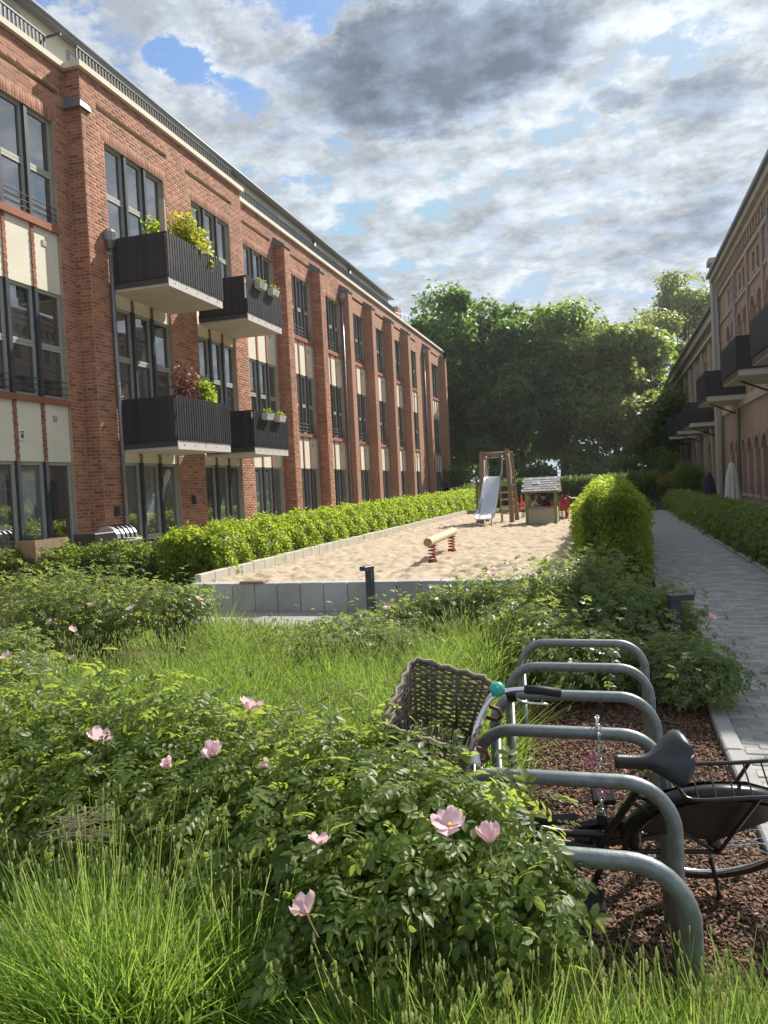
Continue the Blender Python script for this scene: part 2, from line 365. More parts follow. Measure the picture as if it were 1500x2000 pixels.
def mk(name, mb, mat, parent=None, smooth=False, local=False, angle=None):
    """mesh object from a builder; world coordinates unless local"""
    off = wloc(parent) if (parent and not local) else Vector((0, 0, 0))
    me = bpy.data.meshes.new(name)
    me.from_pydata([(x-off.x, y-off.y, z-off.z) for x, y, z in mb.v], [], mb.f); me.update()
    o = link(name, me, mat, parent, smooth)
    if angle:
        me.polygons.foreach_set('use_smooth', [True]*len(me.polygons)); me.set_sharp_from_angle(angle=R(angle))
    return o
def tag(o, label=None, cat=None, group=None, kind=None):
    if label: o['label'] = label
    if cat: o['category'] = cat
    if group: o['group'] = group
    if kind: o['kind'] = kind
    return o
def thing(name, label, cat, loc=(0, 0, 0), rot=(0, 0, 0), group=None):
    o = bpy.data.objects.new(name, None); o.empty_display_size = .2; COL.objects.link(o)
    o.location = loc; o.rotation_euler = rot; tag(o, label, cat, group); return o
def copy_tree(o, parent=None):
    c = o.copy(); COL.objects.link(c)
    if parent: c.parent = parent
    for ch in list(o.children): copy_tree(ch, c)
    return c
def arc(c, r, a0, a1, n, plane='xz'):
    out = []
    for i in range(n+1):
        a = a0+(a1-a0)*i/n; p, q = r*math.cos(a), r*math.sin(a)
        out.append((c[0]+p, c[1], c[2]+q) if plane == 'xz' else ((c[0]+p, c[1]+q, c[2]) if plane == 'xy' else (c[0], c[1]+p, c[2]+q)))
    return out
def smooth_path(pts, n=6):
    """Catmull-Rom through the points"""
    P = [Vector(p) for p in pts]; P = [P[0]*2-P[1]]+P+[P[-1]*2-P[-2]]; out = []
    for i in range(1, len(P)-2):
        for k in range(n):
            t = k/n; a, b, c, d = P[i-1:i+3]
            out.append(.5*((2*b)+(c-a)*t+(2*a-5*b+4*c-d)*t*t+(3*b-a-3*c+d)*t**3))
    out.append(P[-2]); return out

# leaf scattering ---------------------------------------------------------------
def frames(nrm, spin):
    """rotation matrices whose z axis is nrm and x axis turned by spin"""
    n = nrm/np.linalg.norm(nrm, axis=1, keepdims=True)
    h = np.where(np.abs(n[:, 2:3]) < .9, np.array([[0, 0, 1.]]), np.array([[1., 0, 0]]))
    a = np.cross(h, n); a /= np.linalg.norm(a, axis=1, keepdims=True); b = np.cross(n, a)
    c, s = np.cos(spin)[:, None], np.sin(spin)[:, None]
    x = a*c+b*s; y = -a*s+b*c
    return np.stack([x, y, n], axis=2)
def scatter(tv, tf, pos, rot, sc):
    tv = np.asarray(tv, float); tf = np.asarray(tf); n = len(pos)
    V = np.einsum('nij,kj->nki', rot, tv)*np.asarray(sc).reshape(-1, 1, 1)+pos[:, None, :]
    F = tf[None]+(np.arange(n)*len(tv))[:, None, None]
    return V.reshape(-1, 3), F.reshape(-1, tf.shape[1])
LEAF_V = [(0, 0, 0), (.5, .30, .07), (1, 0, -.06), (.5, -.30, .07)]
LEAF_F = [(0, 3, 2, 1)]
LFT_V = [(0, 0, 0), (.32, .25, .055), (.72, .22, .03), (1, 0, -.08), (.72, -.22, .03), (.32, -.25, .055), (.5, 0, -.015)]
LFT_F = [(0, 6, 1, 1), (1, 6, 2, 2), (2, 6, 3, 3), (3, 6, 4, 4), (4, 6, 5, 5), (5, 6, 0, 0)]
LFT_F = [(a, b, c) for a, b, c, _ in LFT_F]
def compound(leaflet_v, leaflet_f, n_pairs=3, ls=.36):
    V = []; F = []
    def put(x, ang, s, droop):
        o = len(V); c, si = math.cos(ang), math.sin(ang)
        for (a, b, z) in leaflet_v:
            V.append((x+(a*c-b*si)*s, (a*si+b*c)*s, z*s-droop*(x+a*c*s)**2))
        F.extend([tuple(i+o for i in f) for f in leaflet_f])
    for k in range(n_pairs):
        x = .22+.26*k; s = ls*(.8+.15*k)
        put(x, 1.05, s, .25); put(x, -1.05, s, .25)
    put(.22+.26*(n_pairs-1)+.06, 0, ls*1.15, .25)
    return V, F
ROSE_V, ROSE_F = compound(LFT_V, LFT_F)
ROSE_LV, ROSE_LF = compound(LEAF_V, LEAF_F, 2, .42)
def ell_points(n, c, r, bias=.45, floor=None):
    """points in an uneven ellipsoid, most of them near its surface; returns points and outward directions"""
    d = rng.normal(size=(n, 3)); d /= np.linalg.norm(d, axis=1, keepdims=True)
    ph = rng.uniform(0, 6.28, 4); fr = rng.uniform(2, 5, 4)
    lump = 1+.13*np.sin(fr[0]*d[:, 0]*3+ph[0])+.13*np.sin(fr[1]*d[:, 1]*3+ph[1])+.10*np.sin(fr[2]*d[:, 2]*3+ph[2])
    rad = (bias+(1-bias)*rng.uniform(0, 1, n)**.55)*lump
    p = np.asarray(c)+d*np.asarray(r)*rad[:, None]
    nn = d/np.asarray(r); nn /= np.linalg.norm(nn, axis=1, keepdims=True)
    if floor is not None:
        k = p[:, 2] > floor; p, nn = p[k], nn[k]
    return p, nn

# ------------------------------------------------------------------ ground, paths, sandbox
def sstep(t): t = min(1, max(0, t)); return t*t*(3-2*t)
def gz(x, y):
    """height of the planting beds: a bank that rises towards the viewer"""
    b = .42*sstep((2.75-y)/1.15)*sstep((.9-x)/.6)
    return b+.012*math.sin(x*3.1+y*1.7)+.010*math.sin(y*4.3-x*2.2)
def ground():
    xs = [-500, -120, -40, -20, -12]+[-8+.25*i for i in range(36)]+[1.2, 3, 6, 12, 40, 120, 500]
    ys = [-400, -60, -10]+[-2+.25*i for i in range(56)]+[13, 20, 40, 80, 200, 700]
    mb = MB(); nx = len(xs)
    mb.v = [(x, y, (gz(x, y) if -9 < x < 1.0 and -3 < y < 11 else 0)-.012) for y in ys for x in xs]
    mb.f = [(j*nx+i, j*nx+i+1, (j+1)*nx+i+1, (j+1)*nx+i) for j in range(len(ys)-1) for i in range(nx-1)]
    tag(mk('ground', mb, 'soil', smooth=True), kind='structure')
ground()
def sheet(name, x0, y0, x1, y1, z0, z1, mat):
    return tag(mk(name, MB().box((x0, y0, z0), (x1, y1, z1)), mat), kind='structure')
# garden path of small grey pavers, edged with kerb stones
PX0, PX1 = .80, 2.66
path = sheet('path', PX0, -6, PX1, 42.5, -.05, .004, 'paving')
PAVE_END = 20.
def pavers():
    w, l, g = .206, .103, .006
    near = []; V = []; F = []
    rows = int((PAVE_END-1.6)/l)
    tv = MB().bbox((-w/2+g/2, -l/2+g/2, -.03), (w/2-g/2, l/2-g/2, .012), .006)
    tv_v = np.array(tv.v)
    for r in range(rows):
        y = 1.6+r*l+l/2; off = (w/2 if r % 2 else 0)
        x = PX0+off+w/2+.002
        while x+w/2 <= PX1+.005:
            px, py, dp = proj((x, y, .01))
            near.append((dp if (0 < px < 1500 and 0 < py < 2000 and dp > 0) else 99+dp, x, y)); x += w
    near.sort()
    tile = bpy.data.meshes.new('paving_stone'); tile.from_pydata(tv.v, [], tv.f); tile.update()
    for i, (_, x, y) in enumerate(near):
        dz = random.uniform(-.003, .003)
        if i < 300:
            o = link('paving_stone', tile, 'paver', path, loc=(x, y, dz)); o.rotation_euler = (random.uniform(-.012, .012), random.uniform(-.012, .012), random.uniform(-.012, .012))
        else:
            k = len(V)*len(tv.v)
            V.append(tv_v+np.array([x, y, dz])); F.append([tuple(a+k for a in f) for f in tv.f])
    me = bpy.data.meshes.new('paving_stones'); me.from_pydata(np.concatenate(V).tolist(), [], [f for q in F for f in q]); me.update()
    tag(link('paving_stones', me, 'paver', path), kind='stuff')
pavers()
kerb = bpy.data.meshes.new('kerb_stone'); _k = MB().bbox((-.06, -.495, -.1), (.06, .495, .045), .012); kerb.from_pydata(_k.v, [], _k.f)
for sx in (.735, 2.725):
    for i in range(40):
        y = 2.0+i*1.0
        o = link('kerb_stone', kerb, 'kerb_stone', path, loc=(sx, y, random.uniform(-.006, .006))); o.rotation_euler.z = random.uniform(-.006, .006)
sheet('footpath', -9.2, 9.75, -3.2, 11.18, -.05, .006, 'paving')
sheet('footpath', -8.4, 11.18, -6.72, 13.4, -.05, .0065, 'paving')
sheet('terrace', -11.2, 8, -8.5, 56, -.05, .25, 'terrace')
sheet('lawn', -8.4, 36.6, .3, 70, -.05, .36, 'lawn')
sheet('terrace', 3.9, 10, 5.5, 80, -.05, .12, 'terrace')

SX0, SX1, SY0, SY1, SZ = -6.62, -.62, 11.42, 36.4, .40
def sandbox():
    nx, ny = 120, 330; mb = MB()
    ys = [SY0+(SY1-SY0)*((j/(ny-1))**1.6) for j in range(ny)]
    for y in ys:
        for i in range(nx):
            x = SX0+(SX1-SX0)*i/(nx-1)
            n1 = mnoise.noise(Vector((x*1.1, y*1.1, 3))); n2 = mnoise.noise(Vector((x*3.4, y*3.0, 1))); n3 = mnoise.noise(Vector((x*7.5, y*6.2, 8)))
            mb.v.append((x, y, SZ+.035*n1+.060*n2+.055*n3))
    mb.f = [(j*nx+i, j*nx+i+1, (j+1)*nx+i+1, (j+1)*nx+i) for j in range(ny-1) for i in range(nx-1)]
    tag(mk('sand', mb, 'sand', smooth=True), kind='structure')
    w = thing('sandbox_wall', 'low grey concrete block wall across the front of the sandbox', 'wall', (-3.6, 11.3, 0))
    bw = .395; x = -6.72; i = 0
    while x < -.55:
        mk('block', MB().bbox((x+.004, 11.2+random.uniform(0, .006), -.05), (x+bw-.004, 11.42, .462+random.uniform(-.004, .004)), .008), 'concrete', w); x += bw
    mk('seat_plank', MB().bbox((-5.78, 11.17, .466), (-5.36, 11.40, .50), .006), 'timber', w)
    k = thing('sandbox_kerb', 'pale concrete kerb between the long hedge and the sand', 'kerb', (-6.7, 20, 0))
    y = 11.43
    while y < 36.3:
        mk('kerb_block', MB().bbox((-6.74, y+.003, 0), (-6.62, y+.495, .60+random.uniform(-.01, .01)), .01), 'concrete_kerb', k); y += .5
    e = thing('timber_edging', 'brown round timber edging along the far end of the sand', 'edging', (-3.6, 36.5, 0))
    x = -6.6
    while x < -.7:
        mk('log', MB().tube([(x+.02, 36.5, .48), (x+1.45, 36.5+random.uniform(-.03, .03), .48)], .12, 10), 'timber', e, True); x += 1.48
sandbox()

# ------------------------------------------------------------------ left building
XF, XR = -10.80, -11.20
LV = dict(g_head=2.78, p1=4.0, s1=4.12, h1=6.4, p2=7.7, s2=7.85, h2=10.12, top=11.4)
bld = thing('brick_apartment_building', 'long red brick apartment building with pilasters and black balconies on the left', 'building', (-11, 12, 0))
def wall_holes(mb, x, y0, y1, z0, z1, holes, depth):
    """wall facing +x with rectangular recesses (ya, yb, za, zb)"""
    ys = sorted({y0, y1} | {v for h in holes for v in h[:2] if y0 < v < y1}); zs = sorted({z0, z1} | {v for h in holes for v in h[2:4] if z0 < v < z1})
    for i in range(len(ys)-1):
        for j in range(len(zs)-1):
            cy, cz = (ys[i]+ys[i+1])/2, (zs[j]+zs[j+1])/2
            if any(h[0] < cy < h[1] and h[2] < cz < h[3] for h in holes): continue
            a, b, c, d = ys[i], ys[i+1], zs[j], zs[j+1]
            mb.add([(x, a, c), (x, b, c), (x, b, d), (x, a, d)], [(0, 1, 2, 3)])
    for h in holes:
        a, b, c, d = h[:4]; q = x-(h[4] if len(h) > 4 else depth)
        mb.add([(x, a, c), (x, b, c), (x, b, d), (x, a, d), (q, a, c), (q, b, c), (q, b, d), (q, a, d)],
               [(0, 4, 5, 1), (1, 5, 6, 2), (2, 6, 7, 3), (3, 7, 4, 0), (4, 7, 6, 5)])
def subtract(rect, holes):
    rs = [rect]
    for h in holes:
        out = []
        for (a, b, c, d) in rs:
            if h[0] >= b or h[1] <= a or h[2] >= d or h[3] <= c: out.append((a, b, c, d)); continue
            if a < h[0]: out.append((a, h[0], c, d))
            if b > h[1]: out.append((h[1], b, c, d))
            m, n = max(a, h[0]), min(b, h[1])
            if c < h[2]: out.append((m, n, c, h[2]))
            if d > h[3]: out.append((m, n, h[3], d))
        rs = out
    return [r for r in rs if r[1]-r[0] > .02 and r[3]-r[2] > .015]
BRK_L, BRK_H, JT, PROUD = .25, .0765, .011, .0022
class Bricks:
    """bricks along a wall line seen from above; every brick has its own body and joints around it"""
    def __init__(s): s.rects = []
    def run(s, pts, z0, z1, holes=(), soldier=()):
        P = [Vector((p[0], p[1], 0)) for p in pts]; acc = [0]
        for a, b in zip(P, P[1:]): acc.append(acc[-1]+(b-a).length)
        def at(t):
            for i in range(len(P)-1):
                if t <= acc[i+1]+1e-6 or i == len(P)-2:
                    u = (t-acc[i])/(acc[i+1]-acc[i]); d = (P[i+1]-P[i]).normalized(); return P[i].lerp(P[i+1], u), Vector((d.y, -d.x, 0))
        def emit(a, b, c, d):
            p, n1 = at(a+JT/2); q, n2 = at(b-JT/2); s.rects.append((p, q, n1, n2, c+JT/2, d-JT/2))
        hs = list(holes)+list(soldier)
        r = 0; z = z0
        while z < z1-.02:
            zt = min(z+BRK_H, z1); head = (r % 2 == 1); L = BRK_L
            t = -L*.5 if head else 0
            while t < acc[-1]-.01:
                for rc in subtract((max(t, 0), min(t+L, acc[-1]), z, zt), hs): emit(*rc)
                t += L
            z = zt; r += 1
        for (a, b, c, d) in soldier:
            t = a
            while t < b-.02: emit(t, min(t+BRK_H, b), c, d); t += BRK_H
    def split(s, parent, n_ind):
        def key(r):
            p, q, n1, n2, z0, z1 = r; c = (p+q)/2; px, py, dp = proj((c.x, c.y, (z0+z1)/2))
            full = (q-p).length > .20 and abs(z1-z0-(BRK_H-JT)) < .004 and n1.dot(n2) > .999
            return dp if (full and 5 < px < 1495 and 5 < py < 1060) else 1e3+dp
        rs = sorted(s.rects, key=key)
        lens = {}
        V = []; F = []
        for i, (p, q, n1, n2, z0, z1) in enumerate(rs):
            if i < n_ind and key(rs[i]) < 900:
                L = (q-p).length; hgt = z1-z0; kk = round(L, 2)
                if kk not in lens:
                    m = bpy.data.meshes.new('brick'); e = .004
                    mb = MB().add([(0, -L/2, -hgt/2), (0, L/2, -hgt/2), (0, L/2, hgt/2), (0, -L/2, hgt/2),
                                   (PROUD, -L/2+e, -hgt/2+e), (PROUD, L/2-e, -hgt/2+e), (PROUD, L/2-e, hgt/2-e), (PROUD, -L/2+e, hgt/2-e)],
                                  [(4, 5, 6, 7), (0, 1, 5, 4), (1, 2, 6, 5), (2, 3, 7, 6), (3, 0, 4, 7)])
                    m.from_pydata(mb.v, [], mb.f); lens[kk] = m
                c = (p+q)/2
                o = link('brick', lens[kk], 'brick_red', parent, loc=Vector((c.x, c.y, (z0+z1)/2))-wloc(parent))
                o.rotation_euler.z = math.atan2(n1.y, n1.x)
            else:
                e = .003; o = len(V); pr = PROUD+random.uniform(-.0008, .0012)
                t = (q-p).normalized()*e
                for (b, n, z) in ((p, n1, z0), (q, n2, z0), (q, n2, z1), (p, n1, z1)): V.append((b.x, b.y, z))
                for (b, n, z, sg) in ((p, n1, z0+e, 1), (q, n2, z0+e, -1), (q, n2, z1-e, -1), (p, n1, z1-e, 1)):
                    w = b+n*pr+t*sg; V.append((w.x, w.y, z))
                F += [(o+4, o+5, o+6, o+7), (o, o+1, o+5, o+4), (o+1, o+2, o+6, o+5), (o+2, o+3, o+7, o+6), (o+3, o, o+4, o+7)]
        off = wloc(parent); A = np.array(V)-np.array(off)
        o = link('brickwork', np_mesh('brickwork', A, np.array(F)), 'brick_red', parent); tag(o, kind='stuff')

def pil_plan(yl, w=.52):
    """plan of a pilaster, from the recessed wall round to the recessed wall"""
    return [(XR, yl), (XF, yl), (XF, yl+w), (XR, yl+w)]
def prism(mb, plan, z0, z1):
    n = len(plan); mb.add([(x, y, z0) for x, y in plan]+[(x, y, z1) for x, y in plan],
                          [(i, (i+1) % n, n+(i+1) % n, n+i) for i in range(n)]+[tuple(range(n, 2*n)), tuple(range(n-1, -1, -1))]); return mb
def cap(yl, parent, w=.52, z=10.66):
    pl = pil_plan(yl-.04, w+.08); mb = MB(); n = len(pl)
    out = [((x+.04 if x > XR+.01 else x), y) for x, y in pl]
    mb.add([(x, y, z) for x, y in out]+[(x, y, z+.07+.30*(XF+.04-x)/(XF-XR+.04)) for x, y in out],
           [(i, (i+1) % n, n+(i+1) % n, n+i) for i in range(n)]+[tuple(range(n, 2*n)), tuple(range(n-1, -1, -1))])
    mk('pilaster_cap', mb, 'roof_grey', parent)

bayA = (11.85, 14.25); bayB = (15.45, 17.90); bayC = (19.25, 21.50); bayD = (23.2, 25.5)
pil_y = [25.69+3.51*k for k in range(6)]
bays_S = [(y+1.28, y+3.38) for y in pil_y]+[(51.0, 53.0)]
def bayhole(b): return (b[0], b[1], .15, LV['h2'], .17)
def groove(b): return (b[0]-.22, b[1]+.22, 10.74, 10.87, .12)
NEAR_END = 32.6
wall = None
def build_walls():
    global wall
    mb = MB()
    hA = [bayhole(bayA), groove(bayA)]; hB = [bayhole(bayB), bayhole(bayC), groove(bayB), groove(bayC)]
    hS = [bayhole(bayD), (22.8, 25.4, 10.74, 10.87, .12)]+[h for b in bays_S for h in (bayhole(b), (b[0]-.15, b[1]+.05, 10.74, 10.87, .12))]
    wall_holes(mb, XR, 7.5, 14.7, 0, LV['top'], hA, .17)
    wall_holes(mb, XF, 14.7, 22.35, 0, LV['top'], hB, .17)
    nearS = [h for h in hS if h[1] < NEAR_END]; farS = [h for h in hS if h[1] > NEAR_END]
    wall_holes(mb, XR, 22.35, NEAR_END, 0, LV['top'], nearS, .17)
    mb.add([(XR, 14.7, 0), (XF, 14.7, 0), (XF, 14.7, LV['top']), (XR, 14.7, LV['top'])], [(0, 1, 2, 3)])
    mb.add([(XF, 22.35, 0), (XR, 22.35, 0), (XR, 22.35, LV['top']), (XF, 22.35, LV['top'])], [(0, 1, 2, 3)])
    for y in pil_y[:2]: prism(mb, pil_plan(y), 0, 10.66)
    # rounded pier at the corner of the projecting part
    wall = mk('wall', mb, 'mortar', bld)
    br = Bricks()
    sh = lambda hs, y0: [(h[0]-y0, h[1]-y0, h[2], h[3]) for h in hs]
    def sol(b, y0): return (b[0]-.1-y0, b[1]+.1-y0, LV['h2']+.005, LV['h2']+.25)
    br.run([(XR, 7.5), (XR, 14.69)], 0, LV['top'], sh(hA, 7.5), [sol(bayA, 7.5)])
    br.run([(XR, 14.7), (XF, 14.7)], 0, LV['top'])
    br.run([(XF, 14.7), (XF, 22.35)], 0, LV['top'], sh(hB, 14.7), [sol(bayB, 14.7), sol(bayC, 14.7)])
    y0 = 22.36
    cov = [(y-y0, y+.52-y0, 0, 10.66) for y in pil_y[:2]]
    br.run([(XR, y0), (XR, NEAR_END)], 0, LV['top'], sh(nearS, y0)+cov, [(sol((22.75, 25.5), y0)), sol((bays_S[0][0], bays_S[0][1]-.05), y0), sol((bays_S[1][0], 32.4), y0)])
    for y in pil_y[:2]:
        pp = pil_plan(y)
        for p_, q_ in zip(pp, pp[1:]): br.run([p_, q_], 0, 10.66)
    br.split(wall, 300)
    far = MB(); wall_holes(far, XR, NEAR_END, 55.0, 0, LV['top'], farS, .17)
    for y in pil_y[2:]+[48.5, 53.6]: prism(far, pil_plan(y), 0, 10.66)
    far.add([(XR, 55, 0), (-24, 55, 0), (-24, 55, LV['top']), (XR, 55, LV['top'])], [(0, 1, 2, 3)])
    mk('wall', far, 'brick_far', bld)
    for y in pil_y+[48.5, 53.6]: cap(y, bld)
    # near corner pier: a shallow rounded pilaster against the projecting wall, with a sloped cap
    pc = MB(); pc.add([(XR, 14.60, 10.55), (XF+.06, 14.60, 10.55), (XF+.06, 15.0, 10.55), (XR, 15.0, 10.55), (XR, 14.69, 10.85), (XF, 14.69, 10.72), (XF, 15.0, 10.72), (XR, 15, 10.85)],
                      [(0, 3, 2, 1), (4, 5, 6, 7), (0, 1, 5, 4), (1, 2, 6, 5), (2, 3, 7, 6), (3, 0, 4, 7)])
    mk('pilaster_cap', pc, 'roof_grey', bld)
    # back and roof of the block
    mk('back_wall', MB().box((-24, 7.5, 0), (-11.45, 54.9, 11.38)), 'render_cream', bld)
    # cornice ledge
    led = MB(); z0, z1 = LV['top'], LV['top']+.13
    led.box((XR-.6, 7.5, z0), (XR+.10, 14.6, z1)); led.box((XR-.6, 14.6, z0), (XF+.10, 22.45, z1)); led.box((XR-.6, 22.45, z0), (XR+.10, 55.1, z1))
    mk('ledge', led, 'render_cream', bld)
    att = MB().box((-18, 7.5, LV['top']+.13), (-11.92, 43.4, 12.78)); mk('attic_wall', att, 'render_cream', bld)
    rf = MB(); rf.add([(-11.72, 7.3, 12.78), (-11.72, 43.7, 12.78), (-11.72, 43.7, 12.97), (-11.72, 7.3, 12.97), (-18.4, 7.3, 12.78), (-18.4, 43.7, 12.78), (-18.4, 43.7, 14.4), (-18.4, 7.3, 14.4)],
                      [(0, 1, 2, 3), (3, 2, 6, 7), (0, 4, 5, 1), (0, 3, 7, 4), (1, 5, 6, 2), (4, 7, 6, 5)])
    roof = mk('roof', rf, 'roof_grey', bld)
    for y in (31.5, 36.2): mk('downpipe', MB().tube([(-11.83, y, 11.5), (-11.83, y, 12.7)], .07, 8), 'zinc', bld, True)
    mk('gutter', MB().tube([(-11.70, 7.3, 12.82), (-11.70, 43.7, 12.82)], .075, 8), 'roof_grey', roof, True)
    ch = mk('chimney', MB().box((-12.9, 46.6, 11.4), (-12.2, 47.4, 13.1)), 'brick_far', bld)
    # attic windows: wide panes in the set back storey
    y = 9.0
    while y < 42:
        f = mk('window', MB().box((-11.92, y, 11.75), (-11.89, y+1.9, 12.60)), 'frame_grey', bld)
        mk('pane', MB().box((-11.89, y+.07, 11.82), (-11.88, y+.9, 12.54)), 'glass', f); mk('pane', MB().box((-11.89, y+1.0, 11.82), (-11.88, y+1.83, 12.54)), 'glass', f)
        y += 3.4
    # railing along the roof terrace
    rl = MB(); 
    for (ya, yb, x) in ((8, 14.5, -11.42), (15.0, 22.3, -11.05), (22.6, 43, -11.42)):
        rl.box((x-.025, ya, 12.06), (x+.025, yb, 12.10)); rl.box((x-.02, ya, 11.62), (x+.02, yb, 11.66))
    rl.box((-11.42, 14.48, 12.06), (-11.05, 14.53, 12.10)); rl.box((-11.42, 22.3, 12.06), (-11.05, 22.35, 12.10))
    rail = mk('roof_railing', rl, 'post_dark', bld)
    bm = bpy.data.meshes.new('baluster'); q = MB().box((-.012, -.022, -.22), (.012, .022, .22)); bm.from_pydata(q.v, [], q.f)
    rest = MB(); off = wloc(rail)
    for (ya, yb, x) in ((11.2, 14.5, -11.42), (15.0, 22.3, -11.05), (22.6, 43, -11.42)):
        y = ya
        while y < yb:
            if y < 30: link('baluster', bm, 'post_dark', rail, loc=Vector((x, y, 11.85))-off)
            else: rest.box((x-.012, y-.022, 11.64), (x+.012, y+.022, 12.07))
            y += .115
    tag(mk('balusters', rest, 'post_dark', rail), kind='stuff')
    hd = MB()
    for i in range(8): hd.tube([(-12.6+.4*i/3, 44+i*.45, 11.5), (-12.6+.4*i/3, 44+i*.45, 12.5)], .02, 5)
    hd.tube([(-12.6, 44, 12.5), (-11.7, 47.2, 12.5)], .025, 6); mk('roof_handrail', hd, 'zinc', bld)
build_walls()

def window(y0, y1, z0, z1, x, lights=3, tr=.5, rails=False, blind=False, posts=True):
    """window group: grey frames, dark posts between the lights, a pane above and below each transom"""
    n = lights; w = (y1-y0)/n; f = MB(); fw = .062; d0, d1 = x, x+.07
    zt = z0+(z1-z0)*tr; pan = []
    for i in range(n):
        a, b = y0+i*w+(.05 if i else 0.004), y0+(i+1)*w-(.05 if i < n-1 else 0.004)
        for (c, d) in ((z0, zt), (zt, z1)):
            c += .004; d -= .004
            f.box((d0, a, c), (d1, a+fw, d)); f.box((d0, b-fw, c), (d1, b, d)); f.box((d0, a+fw, c), (d1, b-fw, c+fw)); f.box((d0, a+fw, d-fw), (d1, b-fw, d))
            pan.append((a+fw, b-fw, c+fw, d-fw))
    o = mk('window', f, 'frame_grey', bld)
    for (a, b, c, d) in pan: mk('pane', MB().box((x+.02, a, c), (x+.032, b, d)), 'glass_blind' if (blind and random.random() < .6) else 'glass', o)
    if posts:
        for i in range(1, n):
            yc = y0+i*w; mk('post', MB().box((x-.01, yc-.046, z0), (x+.145, yc+.046, z1)), 'post_dark', o)
    if rails:
        for k in range(3): mk('guard_bar', MB().tube([(x+.13, y0+.02, z0+.12+.13*k), (x+.13, y1-.02, z0+.12+.13*k)], .012, 5), 'post_dark', o)
    return o
def panel(y0, y1, z0, z1, x):
    o = mk('spandrel_panel', MB().box((x-.05, y0+.004, z0), (x, y1-.004, z1)), 'render_cream', bld)
    w = (y1-y0)/3
    for i in (1, 2):
        yc = y0+i*w; k = 0; z = z0
        while z < z1-.02:
            mk('brick', MB().box((x-.01, yc-.052+(.012 if k % 2 else 0), z+.004), (x+.028, yc+.052-(.0 if k % 2 else .012), min(z+.072, z1))), 'brick_trim', o) if y0 < 16 else None
            z += .0765; k += 1
        if y0 >= 16: mk('brick_strip', MB().box((x-.01, yc-.05, z0), (x+.028, yc+.05, z1)), 'brick_trim', o)
    mk('vent', MB().box((x, y1-.5, z1-.36), (x+.02, y1-.38, z1-.24)), 'frame_grey', o)
    return o
def bay(b, front, balcony=False):
    x = front-.165; y0, y1 = b[0]+.003, b[1]-.003; far = b[0] > 33
    window(y0, y1, .2, LV['g_head'], x, 3, .30, False, True)
    for (pz0, pz1, wz0, wz1) in ((LV['g_head'], LV['p1'], LV['s1'], LV['h1']), (LV['h1'], LV['p2'], LV['s2'], LV['h2'])):
        panel(y0, y1, pz0, pz1, front-.06)
        mk('sill', MB().box((front-.16, y0, pz1), (front+(.02 if not far else .0), y1, wz0)), 'brick_trim', bld)
        window(y0, y1, wz0, wz1, x, 3, .48, not balcony)
bay(bayA, XR); bay(bayB, XF, True); bay(bayC, XF, True); bay(bayD, XR)
for b in bays_S: bay(b, XR)
# house-number plate on the near panel
pl = mk('wall_plate', MB().box((XR-.06, 12.72, 3.20), (XR-.045, 12.90, 3.42)), 'white_trim', bld)
pg = MB()
for (y, z, a, b) in ((12.81, 3.37, .05, .012), (12.81, 3.33, .05, .008), (12.79, 3.29, .02, .02), (12.83, 3.29, .02, .02), (12.81, 3.25, .05, .008)):
    pg.box((XR-.045, y-a, z-b), (XR-.041, y+a, z+b))
mk('print', pg, 'sign_ink', pl)

def balcony(y0, y1, zb):
    X1 = -9.30; zs = zb+.20
    o = mk('balcony', MB().box((XF+.012, y0, zb), (X1, y1, zs)), 'concrete_soffit', bld)
    mk('fascia', MB().box((X1, y0-.02, zb-.01), (X1+.02, y1+.02, zs+.0)), 'fascia_pale', o)
    for y in (y0-.02, y1+.0): mk('fascia', MB().box((XF+.012, y, zb+.06), (X1, y+.02, zs+.06)), 'fascia_dark', o)
    tr = MB(); zt = zs+1.0
    tr.box((X1-.01, y0-.03, zt-.04), (X1+.03, y1+.03, zt)); tr.box((XF+.01, y0-.03, zt-.04), (X1-.01, y0+.01, zt)); tr.box((XF+.01, y1-.01, zt-.04), (X1-.01, y1+.03, zt))
    tr.box((X1-.005, y0, zs+.03), (X1+.02, y1, zs+.07)); mk('top_rail', tr, 'slat_black', o)
    m1 = bpy.data.meshes.new('slat'); q = MB().box((-.009, -.036, -.50), (.009, .036, .50)); m1.from_pydata(q.v, [], q.f)
    m2 = bpy.data.meshes.new('slat'); q = MB().box((-.036, -.009, -.50), (.036, .009, .50)); m2.from_pydata(q.v, [], q.f)
    off = wloc(bld)
    n = int((y1-y0)/.105)
    for i in range(n+1): link('slat', m1, 'slat_black', o, loc=Vector((X1+.032, y0+(y1-y0)*i/n, zs+.49+random.uniform(-.006, .006)))-off)
    n = 19
    for yy in (y0-.032, y1+.032):
        for i in range(n): link('slat', m2, 'slat_black', o, loc=Vector((XF+.08+(X1-XF-.08)*i/n, yy, zs+.49))-off)
    for i in range(5): 
        yc = y0+.25+(y1-y0-.5)*i/4
        mk('bolt', MB().lathe([(.016, 0), (.016, .008)], (X1+.02, yc, zb+.1), 8, 'x'), 'zinc', o)
for (y0, y1) in ((15.4, 17.86), (19.33, 21.55)):
    for zb in (6.66, 3.0): balcony(y0, y1, zb)
def downpipe(x, y, z0, z1, hop=True):
    mb = MB().tube([(x, y, z0), (x, y, z1)], .05, 8)
    o = mk('downpipe', mb, 'zinc', bld, True)
    if hop: mk('hopper', MB().lathe([(.06, z1-.05), (.16, z1+.12), (.17, z1+.30), (.10, z1+.38)], (x, y, 0), 10), 'zinc', o)
    for z in (1.5, 4.5, 7.5):
        if z0 < z < z1: mk('bracket', MB().lathe([(.058, z), (.058, z+.04)], (x, y, 0), 8), 'zinc', o)
